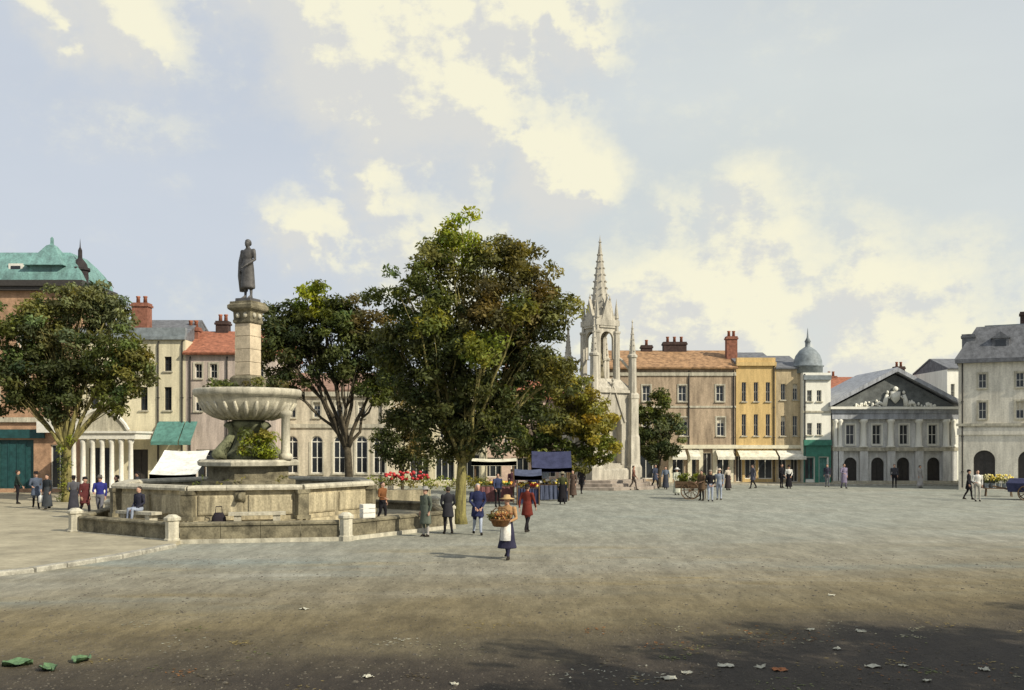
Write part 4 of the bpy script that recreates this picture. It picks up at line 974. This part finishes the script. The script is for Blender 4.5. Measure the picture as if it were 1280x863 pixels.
# ================================================================== stalls, cart, small things
def stall(name, label, px, d, w, dp, ze, zr, canopy, skirt, goods=None, rz=0, mono=False, cat='market stall', boards=None):
    s = empty(name, (X(px, d), d, 0), R(rz), label, cat, 'market stalls on the square')
    for sx in (-1, 1):
        for sy in (-1, 1):
            MB().tube([(sx*w/2*.94, sy*dp/2*.92, 0), (sx*w/2*.94, sy*dp/2*.92, (zr if (mono and sy > 0) else ze)-.16)], .035, 8).build('post', WOOD, s)
    q = MB(); n = 8
    def prof(t):                       # sagging canvas
        if mono: return -dp/2-.1+(dp+.2)*t, ze+(zr-ze)*t-.08*math.sin(math.pi*t)
        u = abs(t-.5)*2; return -dp/2-.1+(dp+.2)*t, zr-(zr-ze)*u**.9
    rows = []
    for i in range(7):
        x = -w/2-.1+(w+.2)*i/6
        top = [(x, prof(t/n)[0], prof(t/n)[1]-.05*math.sin(math.pi*i/6)) for t in range(n+1)]
        rows.append([(x, -dp/2-.1, prof(0)[1]-.25)]+top+[(x, dp/2+.1, prof(1)[1]-.25)])
    q.loft(rows, cap=False, closed=False)
    q.loft([[(p[0], p[1], p[2]-.012) for p in r] for r in rows], cap=False, closed=False)
    if not mono:
        for x in (-w/2-.1, w/2+.1):
            pts = [(x, *prof(t/n)) for t in range(n+1)]; q.add(pts, [tuple(range(n+1))])
    q.build('canopy', canopy, s)
    MB().box(-w/2*.9, w/2*.9, -dp/2*.8, dp/2*.6, .82, .87).build('table_top', WOOD, s)
    q = MB(); pts = []
    for i in range(25):
        x = -w/2*.9+w*.9*i/24; yy = -dp/2*.8-.02-.025*math.sin(i*1.9); pts.append(((x, yy, .86), (x, yy-.02*math.sin(i*2.3), .06)))
    q.loft([[a[0] for a in pts], [a[1] for a in pts]], cap=False, closed=False); q.build('table_skirt', skirt, s)
    if goods:
        r = random.Random(px); q = MB()
        for i in range(70): rr = r.uniform(.06, .1); q.sphere((r.uniform(-w*.42, w*.42), r.uniform(-dp*.35, dp*.2), .88+rr+r.random()*.16), (rr, rr, rr*.85), 7, 5, mi=r.randrange(len(goods)))
        q.build('produce', goods, s, True)['kind'] = 'stuff'
    return s
CW = cloth((.80,.79,.72)); CN = cloth((.05,.055,.105)); CCR = cloth((.70,.66,.50)); CDK = cloth((.05,.045,.05)); CBL = cloth((.09,.105,.16))
GRN = cloth((.09,.17,.04)); ORG = cloth((.55,.22,.04)); YLW = cloth((.75,.60,.12)); REDC = cloth((.42,.06,.04))
stall('market_stall', 'white canvas stall behind the left side of the fountain basin', 225, 46, 2.0, 1.8, 1.75, 2.85, CW, CDK, [GRN, ORG], mono=True)
stall('market_stall', 'cream flat topped stall behind the central tree trunk', 618, 52, 2.2, 1.6, 2.25, 2.38, CCR, cloth((.22,.10,.10)), [GRN, YLW, ORG])
stall('market_stall', 'navy blue canvas stall left of the market cross', 689, 54, 2.0, 1.8, 1.85, 2.75, CN, CBL, [YLW, CW])
stall('market_stall', 'low blue stall just left of the navy canvas stall', 660, 50, 1.2, 1.3, 1.55, 1.85, CBL, CN, [REDC, YLW])

def wheel(parent, c, r, n=10):
    q = MB(); rim = [(0, r*math.cos(2*math.pi*i/20), r*math.sin(2*math.pi*i/20)) for i in range(21)]
    w = empty('wheel', c); w.parent = parent
    q.tube(rim, .035, 6); q.build('rim', WOOD, w)
    q = MB(); q.tube([(-.09,0,0), (.09,0,0)], .07, 8)
    for i in range(n): a = 2*math.pi*i/n; q.tube([(0,0,0), (0, r*math.cos(a), r*math.sin(a))], .016, 5)
    q.build('spokes', WOOD, w)
ct = empty('handcart', (X(864, 55), 55, 0), R(72), 'wooden handcart heaped with green vegetables on the far side of the square', 'cart')
q = MB()
MB().box(-.5, .5, -.85, .85, .62, .68).build('floor_board', WOOD, ct)
for i in range(2):
    for s in (-1, 1): MB().box(s*.5-.015, s*.5+.015, -.85, .85, .69+.17*i, .85+.17*i-.012).build('side_board', WOOD, ct)
    MB().box(-.484, .484, .82, .85, .69+.17*i, .848+.17*i).build('end_board', WOOD, ct)
for s in (-1, 1):
    wheel(ct, (s*.62, 0, .5), .5); MB().tube([(s*.4, -.8, .64), (s*.38, -1.7, .78)], .03, 6).build('shaft', WOOD, ct)
    MB().tube([(s*.38, -.75, .62), (s*.38, -.75, 0)], .03, 6).build('prop_leg', WOOD, ct)
MB().tube([(-.62, 0, .5), (.62, 0, .5)], .035, 8).build('axle', WOOD, ct)
leafball('vegetables', ct, [(r_.uniform(-.4, .4), r_.uniform(-.75, .75), 1.0+r_.random()*.4, r_.uniform(.15, .24), r_.choice([GG, YL, YG, MD])) for i in range(26)], 130, .08, 21)['kind'] = 'stuff'

# flower trestle by the arcaded house
fs_ = empty('flower_stand', (X(1248, 57.5), 57.5, 0), R(-20), 'low trestle of yellow flowers before the arcaded house', 'flower stand')
MB().box(-.8, .8, -.35, .35, .46, .5).build('table_top', WOOD, fs_)
for sx in (-1, 1):
    for sy in (-1, 1): MB().tube([(sx*.7, sy*.28, 0), (sx*.66, sy*.25, .46)], .03, 6).build('leg', WOOD, fs_)
for i in range(5):
    bk = MB().lathe([(.11, .5), (.14, .78), (.15, .79), (.12, .79)], 10).build('flower_bucket', LEAD, None, loc=(0, 0, 0))
    p = Matrix.Rotation(R(-20), 3, 'Z')@Vector((-.62+.31*i, -.05, 0)); bk.location = (fs_.location.x+p.x, fs_.location.y+p.y, .003)
    tag(bk, ('leftmost', 'second from left', 'middle', 'second from right', 'rightmost')[i]+' metal bucket of yellow flowers on the trestle', 'flower bucket', 'buckets of yellow flowers')
    f = MB()
    for j in range(26): f.sphere((r_.gauss(0, .11), r_.gauss(0, .11), .95+r_.random()*.35), .055, 6, 4)
    f.build('blooms', YLW if i % 3 else cloth((.78,.70,.35)), bk, True)
    leafball('stems', bk, [(r_.gauss(0, .08), r_.gauss(0, .08), .86+r_.random()*.2, .14, MD) for j in range(5)], 160, .05, 30+i)
ba = empty('barrow', (X(1283, 54), 54, 0), R(60), 'dark blue covered barrow cut by the right edge', 'barrow')
MB().loft([[(-.55,-.9,.45), (.55,-.9,.45), (.55,.9,.45), (-.55,.9,.45)], [(-.62,-1,.95), (.62,-1,.95), (.62,1,.95), (-.62,1,.95)], [(-.4,-.8,1.2), (.4,-.8,1.2), (.4,.8,1.2), (-.4,.8,1.2)]]).build('cover', CN, ba)
for s in (-1, 1): wheel(ba, (s*.66, 0, .4), .4)
for s in (-1, 1): MB().tube([(s*.4, .8, .55), (s*.36, 1.7, .75)], .03, 6).build('shaft', WOOD, ba)

# white box on the low wall, bag on the bench
cx_, cy_ = X(462, 32.6), 32.45
bx_ = MB(); bx_.box(-.24, .24, -.17, .17, 0, .05)
cb = empty('white_box', (cx_-.05, cy_, .675), R(32), 'white slatted box standing on the low fountain wall', 'box')
MB().box(-.22, .22, -.15, .15, 0, .03).build('base_board', FRAMEW, cb)
for i in range(3):
    for s in (-1, 1): MB().box(-.22, .22, s*.15-.01, s*.15+.01, .03+.15*i, .16+.15*i).build('slat', FRAMEW, cb)
    for s in (-1, 1): MB().box(s*.22-.01, s*.22+.01, -.139, .139, .03+.15*i, .16+.15*i).build('slat', FRAMEW, cb)
p = m0+Vector((-1.25, -.25))
bg_ = MB().ell([(0,0,0,.2,.13), (0,0,.05,.23,.15), (0,0,.22,.2,.12), (0,0,.32,.12,.05)], 12).build('bag', cloth((.03,.025,.03)), None, True, loc=(p.x, p.y, .302)); bg_.scale = (1.2, 1.2, 1.6)
MB().tube([(-.1,0,.3), (-.08,0,.45), (.08,0,.45), (.1,0,.3)], .012, 6).build('handle', cloth((.03,.025,.03)), bg_)
tag(bg_, 'dark bag standing on the terrace beside the stone bench', 'bag')

# ------------------------------------------------------------------ the people
NAVY = (.025,.03,.075); BLK = (.018,.017,.02); WHI = (.70,.68,.62); TANB = (.42,.25,.12); MAR = (.16,.035,.025); GRG = (.10,.115,.09); PBL = (.36,.40,.48); BRN = (.20,.085,.035); GRY = (.16,.16,.18)
p1 = person('flower seller in tan blouse and white apron walking across the square', 634, 699, TANB, (.035,.034,.06), h=1.72, rz=-18, hat=('straw', (.50,.34,.16)), pose='walk', skirt=True, long=.30, arms=('front', 'front'), apron=WHI, voxel=.016)
# basket of russet flowers in her hands
wk = mat('wicker', (.22,.11,.04), .9, .4, 14, .6, 60)
bo = empty('flower_basket', (0, 0, 0), R(-18), 'wicker basket heaped with russet flowers held by the flower seller', 'basket')
hp = Matrix.Rotation(R(-18), 3, 'Z')@Vector((-.05, -.44, 0)); bo.location = (p1.location.x+hp.x, p1.location.y+hp.y, .93)
MB().lathe([(.17, 0), (.20, .02), (.27, .17), (.29, .18), (.29, .21), (.26, .21), (.19, .05), (.0, .04)], 18).build('bowl', wk, bo, True)
MB().tube([(-.28, 0, .19), (-.26, 0, .38), (-.13, 0, .50), (.13, 0, .50), (.26, 0, .38), (.28, 0, .19)], .014, 6).build('handle', wk, bo, True)
q = MB()
for i in range(110): q.sphere((r_.gauss(0, .13), r_.gauss(0, .13), .20+r_.random()*.20), r_.uniform(.018, .036), 6, 4, mi=r_.randrange(3))
q.build('flowers', [cloth((.42,.19,.06)), cloth((.24,.09,.05)), cloth((.52,.36,.16))], bo, True)['kind'] = 'stuff'
leafball('greens', bo, [(r_.gauss(0, .14)-.12, r_.gauss(0, .12), .2+r_.random()*.15, .13, r_.choice([BR, OL])) for i in range(12)], 150, .05, 44)['kind'] = 'stuff'
person('person in dark red coat and cap just behind the flower seller', 659, 666, MAR, BLK, h=1.70, rz=150, hat=('cap', BLK), coat=True, pose='walk', arms=('swing', 'back'))
person('person in navy coat and pale blue trousers right of the central trunk', 597, 669, NAVY, PBL, h=1.78, rz=10, coat=True, hair=mat('grey_hair', (.42,.40,.37), .8, .2, 20), voxel=.019)
person('person in long grey green coat by the low fountain wall', 532, 671, GRG, (.45,.42,.38), h=1.66, rz=-40, coat=True, hat=('brim', (.30,.29,.27)), long=.45, voxel=.019)
person('person in russet brown jacket standing inside the terrace wall', 478, 640, BRN, BLK, h=1.5, rz=60, z=.302, dist=34.6, arms=('front', 'down'))
person('person with maroon jacket at the left of the group of three', 106, 648, (.10,.03,.03), BLK, h=1.68, rz=70, z=.112, hat=('cap', BLK), coat=True)
person('person in bright navy blue jacket in the middle of the group of three', 125, 648, (.035,.04,.20), GRY, h=1.72, rz=10, z=.112, hat=('brim', (.12,.11,.10)))
person('person in black long coat at the right of the group of three', 146, 647, BLK, BLK, h=1.75, rz=-60, z=.112, coat=True, long=.4)
person('person in slate blue coat left of the ivy covered tree', 45, 636, (.09,.11,.15), BLK, h=1.70, rz=30, z=.112, coat=True, hat=('brim', BLK))
pq_ = person('person in black with white bag beside the ivy covered tree', 59, 637, (.03,.035,.04), (.05,.055,.06), h=1.62, rz=-20, z=.112, skirt=True, arms=('carry', 'down'))
wb = MB().ell([(0,0,0,.16,.08), (0,0,.04,.19,.1), (0,0,.3,.17,.08), (0,0,.36,.1,.03)], 10).build('bag', cloth(WHI), None, True)
hp = Matrix.Rotation(R(-20), 3, 'Z')@Vector((-.27, -.04, 0)); wb.location = (pq_.location.x+hp.x, pq_.location.y+hp.y, .112+.30); tag(wb, 'white bag carried by the person in black at the left', 'bag')
MB().tube([(-.07,0,.34), (-.05,0,.47), (.05,0,.47), (.07,0,.34)], .012, 6).build('handle', cloth(WHI), wb)
st_ = person('person in dark jacket and pale trousers sitting on the left stone bench', 200, 640, (.035,.035,.05), (.30,.34,.42), h=1.66, rz=math.degrees(ang7), z=.30, dist=35, pose='sit', arms=('lap', 'lap'))
pp = m7+n7*.02; st_.location = (pp.x, pp.y, .30+.52-.395)
person('person in olive dress and pale brimmed hat at the navy stall', 703, 631, (.06,.065,.03), BLK, h=1.66, rz=180, skirt=True, pose='walk', hat=('brim', (.25,.22,.15)))
person('stall keeper in pale shirt before the navy stall', 681, 619, PBL, BLK, h=1.68, rz=20, arms=('front', 'down'))
person('shopper in navy skirt at the low blue stall', 666, 628, NAVY, NAVY, h=1.6, rz=170, skirt=True, hat=('straw', (.62,.58,.48)))
person('shopper in plum coat by the cream stall', 640, 622, (.11,.05,.06), BLK, h=1.66, rz=160, coat=True)
person('woman in pale dress and white hat left of the handcart', 846, 619, (.46,.47,.38), (.46,.47,.38), h=1.64, rz=20, skirt=True, hat=('straw', WHI))
person('person in brown coat standing close against the handcart', 877, 626, (.12,.08,.05), BLK, h=1.68, rz=-50, arms=('front', 'front'), coat=True)
person('person in black jacket and pale blue trousers right of the handcart', 888, 627, BLK, PBL, h=1.70, rz=0, hat=('cap', (.3,.26,.2)))
person('person in pale blue grey suit farthest right by the handcart', 899, 625, (.30,.33,.38), PBL, h=1.72, rz=-30, hat=('brim', (.5,.42,.34)))
person('woman in cream blouse and dark skirt by the shop door', 910, 613, (.55,.48,.38), (.05,.04,.04), h=1.6, rz=30, skirt=True)
person('person in dark blue coat beneath the small round tree', 819, 611, (.05,.06,.09), BLK, h=1.68, rz=40, coat=True)
person('person in grey blue shawl beside the small round tree', 832, 612, (.16,.19,.24), (.05,.055,.07), h=1.58, rz=-20, skirt=True)
person('woman in white blouse and black skirt before the tan house', 986, 611, WHI, BLK, h=1.6, rz=0, skirt=True, hat=('brim', BLK))
person('person in black suit before the tan house', 977, 610, BLK, BLK, h=1.7, rz=40)
person('person in mauve coat before the arches of the pedimented hall', 1055, 611, (.22,.19,.27), (.10,.09,.13), h=1.74, rz=15, coat=True, long=.4)
person('person in dark jacket by the green shop', 1034, 609, (.05,.05,.07), GRY, h=1.66, rz=-30)
person('person in white jacket at the corner of the arcaded house', 1222, 627, WHI, (.40,.38,.33), h=1.72, rz=-10, arms=('front', 'down'))
person('person in black coat left of the person in white jacket', 1211, 625, BLK, BLK, h=1.68, rz=60, coat=True, hat=('cap', BLK))

person('person in charcoal coat passing the portico columns', 172, 634, (.04,.04,.045), BLK, h=1.68, rz=-80, coat=True, pose='walk', z=.112, hat=('cap', BLK))
person('person in dark green jacket at the far left shop step', 22, 630, (.04,.06,.05), BLK, h=1.7, rz=120, z=.112)
person('person in grey skirt between the ivy tree and the group of three', 92, 641, (.10,.10,.11), (.05,.05,.06), h=1.6, rz=200, z=.112, skirt=True, hat=('brim', BLK))
person('person in dark coat at the foot of the cross steps', 727, 618, (.05,.045,.05), BLK, h=1.66, rz=150, coat=True)
person('person in brown dress left of the cross steps by navy stall', 716, 622, (.13,.09,.07), (.10,.07,.055), h=1.6, rz=-30, skirt=True)
person('person in rust jacket in front of the cross', 792, 613, (.22,.11,.08), (.09,.07,.06), h=1.66, rz=80, pose='walk', arms=('swing', 'back'))
person('person in slate coat walking past the ochre house', 941, 611, (.10,.10,.13), BLK, h=1.68, rz=-80, pose='walk', coat=True, arms=('swing', 'back'))
person('person in dark jacket at the steps of the pedimented hall', 1118, 610, (.06,.06,.07), BLK, h=1.68, rz=-20)
person('person in pale dress at the right end of the pedimented hall', 1150, 610, (.42,.40,.38), (.40,.38,.36), h=1.6, rz=30, skirt=True)
person('person in black at the low wall near the yellow trunk', 560, 668, (.03,.03,.035), BLK, h=1.66, rz=200, coat=True)
person('person in dark blue shirt behind the flower seller near the cream stall', 622, 634, (.04,.05,.10), BLK, h=1.68, rz=30)

# ------------------------------------------------------------------ litter on the near ground and loose stones
def scrap(seed, s):
    r = random.Random(seed); n = 5; v = []; q = MB()
    g_ = [[((i/n-.5)*s+r.uniform(-.02, .02), (j/n-.5)*s*.8+r.uniform(-.02, .02), .008+abs(r.gauss(0, .014))) for i in range(n+1)] for j in range(n+1)]
    q.loft(g_, cap=False, closed=False); q.loft([[(p[0], p[1], p[2]-.003) for p in row] for row in g_], cap=False, closed=False)
    return q
PAPER = mat('paper', (.50,.48,.38), .9, .2, 8); CABB = mat('cabbage_leaf', (.12,.21,.10), .6, .35, 9); RUST = mat('russet_rag', (.38,.15,.06), .9, .3, 8)
lit = [(908, 833, .36, PAPER), (858, 842, .24, PAPER), (950, 835, .22, PAPER), (836, 849, .30, PAPER), (1012, 788, .22, PAPER), (1076, 790, .26, PAPER), (1092, 834, .34, PAPER), (1128, 833, .2, PAPER), (1046, 812, .2, PAPER), (1040, 745, .2, PAPER),
       (460, 847, .24, PAPER), (568, 856, .2, PAPER), (380, 762, .26, PAPER), (975, 838, .34, RUST), (1158, 852, .2, PAPER), (1230, 838, .24, PAPER)]
SL = ['largest crumpled paper scrap left of the rust coloured rag', 'paper scrap second to the left of the rust coloured rag', 'small paper scrap touching the left of the rust coloured rag', 'paper scrap farthest left in the cluster by the rust coloured rag',
      'left one of two paper scraps lying behind the right hand litter', 'right one of two paper scraps lying behind the right hand litter', 'wide paper scrap to the right of the rust coloured rag', 'small paper scrap at the right end of the litter line',
      'paper scrap just above the gap right of the rust coloured rag', 'lone paper scrap farthest out at right on the sunlit gravel', 'paper scrap near the bottom edge left of centre', 'paper scrap near the bottom edge at the centre',
      'lone paper scrap on open gravel at left below the fountain', '', 'paper scrap nearest the bottom edge at right', 'paper scrap closest to the lower right corner']
for i, (px, py, s, m) in enumerate(lit):
    dd = DG(py); o = scrap(i, s*.62).build('paper_scrap' if m is PAPER else 'rag', m, None, loc=(X(px, dd), dd, 0), rz=r_.uniform(0, 3))
    tag(o, SL[i] if m is PAPER else 'rust coloured rag lying among paper scraps on the near ground', 'paper' if m is PAPER else 'rag', 'paper scraps on the near ground' if m is PAPER else None)
for i, (px, py, s, lab) in enumerate(((22, 832, .40, 'large green cabbage leaf at the lower left corner'), (102, 827, .32, 'smaller green cabbage leaf right of the large one'), (60, 838, .3, 'green cabbage leaf between the other two leaves'))):
    dd = DG(py); q = MB(); rows = []
    for u in range(9):
        t = u/8; w = s*.42*math.sin(math.pi*min(1, t*.93+.05))**.7
        rows.append([((t-.5)*s, w*(k/4-1), .015+.05*abs(k/4-1)**2+.02*math.sin(k*2.1+u)+(.03 if k % 2 else 0)*.6) for k in range(9)])
    q.loft(rows, cap=False, closed=False); q.loft([[(p[0], p[1], p[2]-.004) for p in r] for r in rows], cap=False, closed=False)
    o = q.build('cabbage_leaf', CABB, None, True, loc=(X(px, dd), dd, 0), rz=.3+i*1.1); tag(o, lab, 'leaf', 'cabbage leaves on the near ground')
# fallen leaves drifted over the darkened near ground
nl = 70; lc = []; lt = []
for i in range(nl):
    yy_ = r_.uniform(12.2, 17.0); xx_ = r_.gauss(.30, .22)*yy_ if i % 3 else r_.uniform(-.5, .5)*yy_
    lc.append((xx_, yy_, .0)); lt.append(r_.choice([(.34,.32,.22), (.28,.22,.09), (.26,.12,.04), (.14,.16,.06), (.40,.39,.32), (.10,.08,.05)]))
me = leaves_mesh(np.array(lc), np.array([r_.uniform(.2, .7) for i in range(nl)]), np.array([r_.randrange(5, 26) for i in range(nl)]), np.array(lt), .038, np.random.default_rng(77), up=2.6, flat=.0)
cz = np.empty(len(me.vertices)*3, 'f'); me.vertices.foreach_get('co', cz); cz[2::3] = np.abs(cz[2::3])*.6+.006; me.vertices.foreach_set('co', cz); me.update()
me.materials.append(LEAF); o = bpy.data.objects.new('fallen_leaves', me); col.objects.link(o); tag(o, 'small fallen leaves drifted over the dark near ground', 'leaves', kind='stuff')
# loose gravel as real stones
ns = 6500; q_ = np.array([(-1,-1,0),(1,-1,0),(1,1,0),(-1,1,0),(-.5,-.55,.7),(.6,-.45,.75),(.5,.55,.7),(-.55,.5,.8)], float)
fq = np.array([(0,1,5,4),(1,2,6,5),(2,3,7,6),(3,0,4,7),(4,5,6,7)])
yy = 11.5+16*rng.random(ns)**1.6; xx = (rng.random(ns)*2-1)*yy*.56; ok = ~((xx < -10.0) & (yy > 17.5)); xx, yy = xx[ok], yy[ok]; ns = len(xx)
ss = rng.uniform(.006, .017, ns)*np.where(rng.random(ns) < .05, 1.8, 1); an = rng.random(ns)*6.28
P = q_[None]*np.stack([ss*rng.uniform(.8, 1.5, ns), ss, ss*.8], 1)[:, None, :]
ca, sa = np.cos(an)[:, None], np.sin(an)[:, None]
P = np.stack([P[..., 0]*ca-P[..., 1]*sa+xx[:, None], P[..., 0]*sa+P[..., 1]*ca+yy[:, None], P[..., 2]], 2).reshape(-1, 3)
me = bpy.data.meshes.new('loose_gravel'); me.from_pydata(P.tolist(), [], (fq[None]+np.arange(ns)[:, None, None]*8).reshape(-1, 4).tolist())
me.materials.append(mat('gravel_stone', (.12,.105,.08), .9, .5, 14))
o = bpy.data.objects.new('loose_gravel', me); col.objects.link(o); tag(o, 'loose gravel strewn over the near ground', 'gravel', kind='stuff')
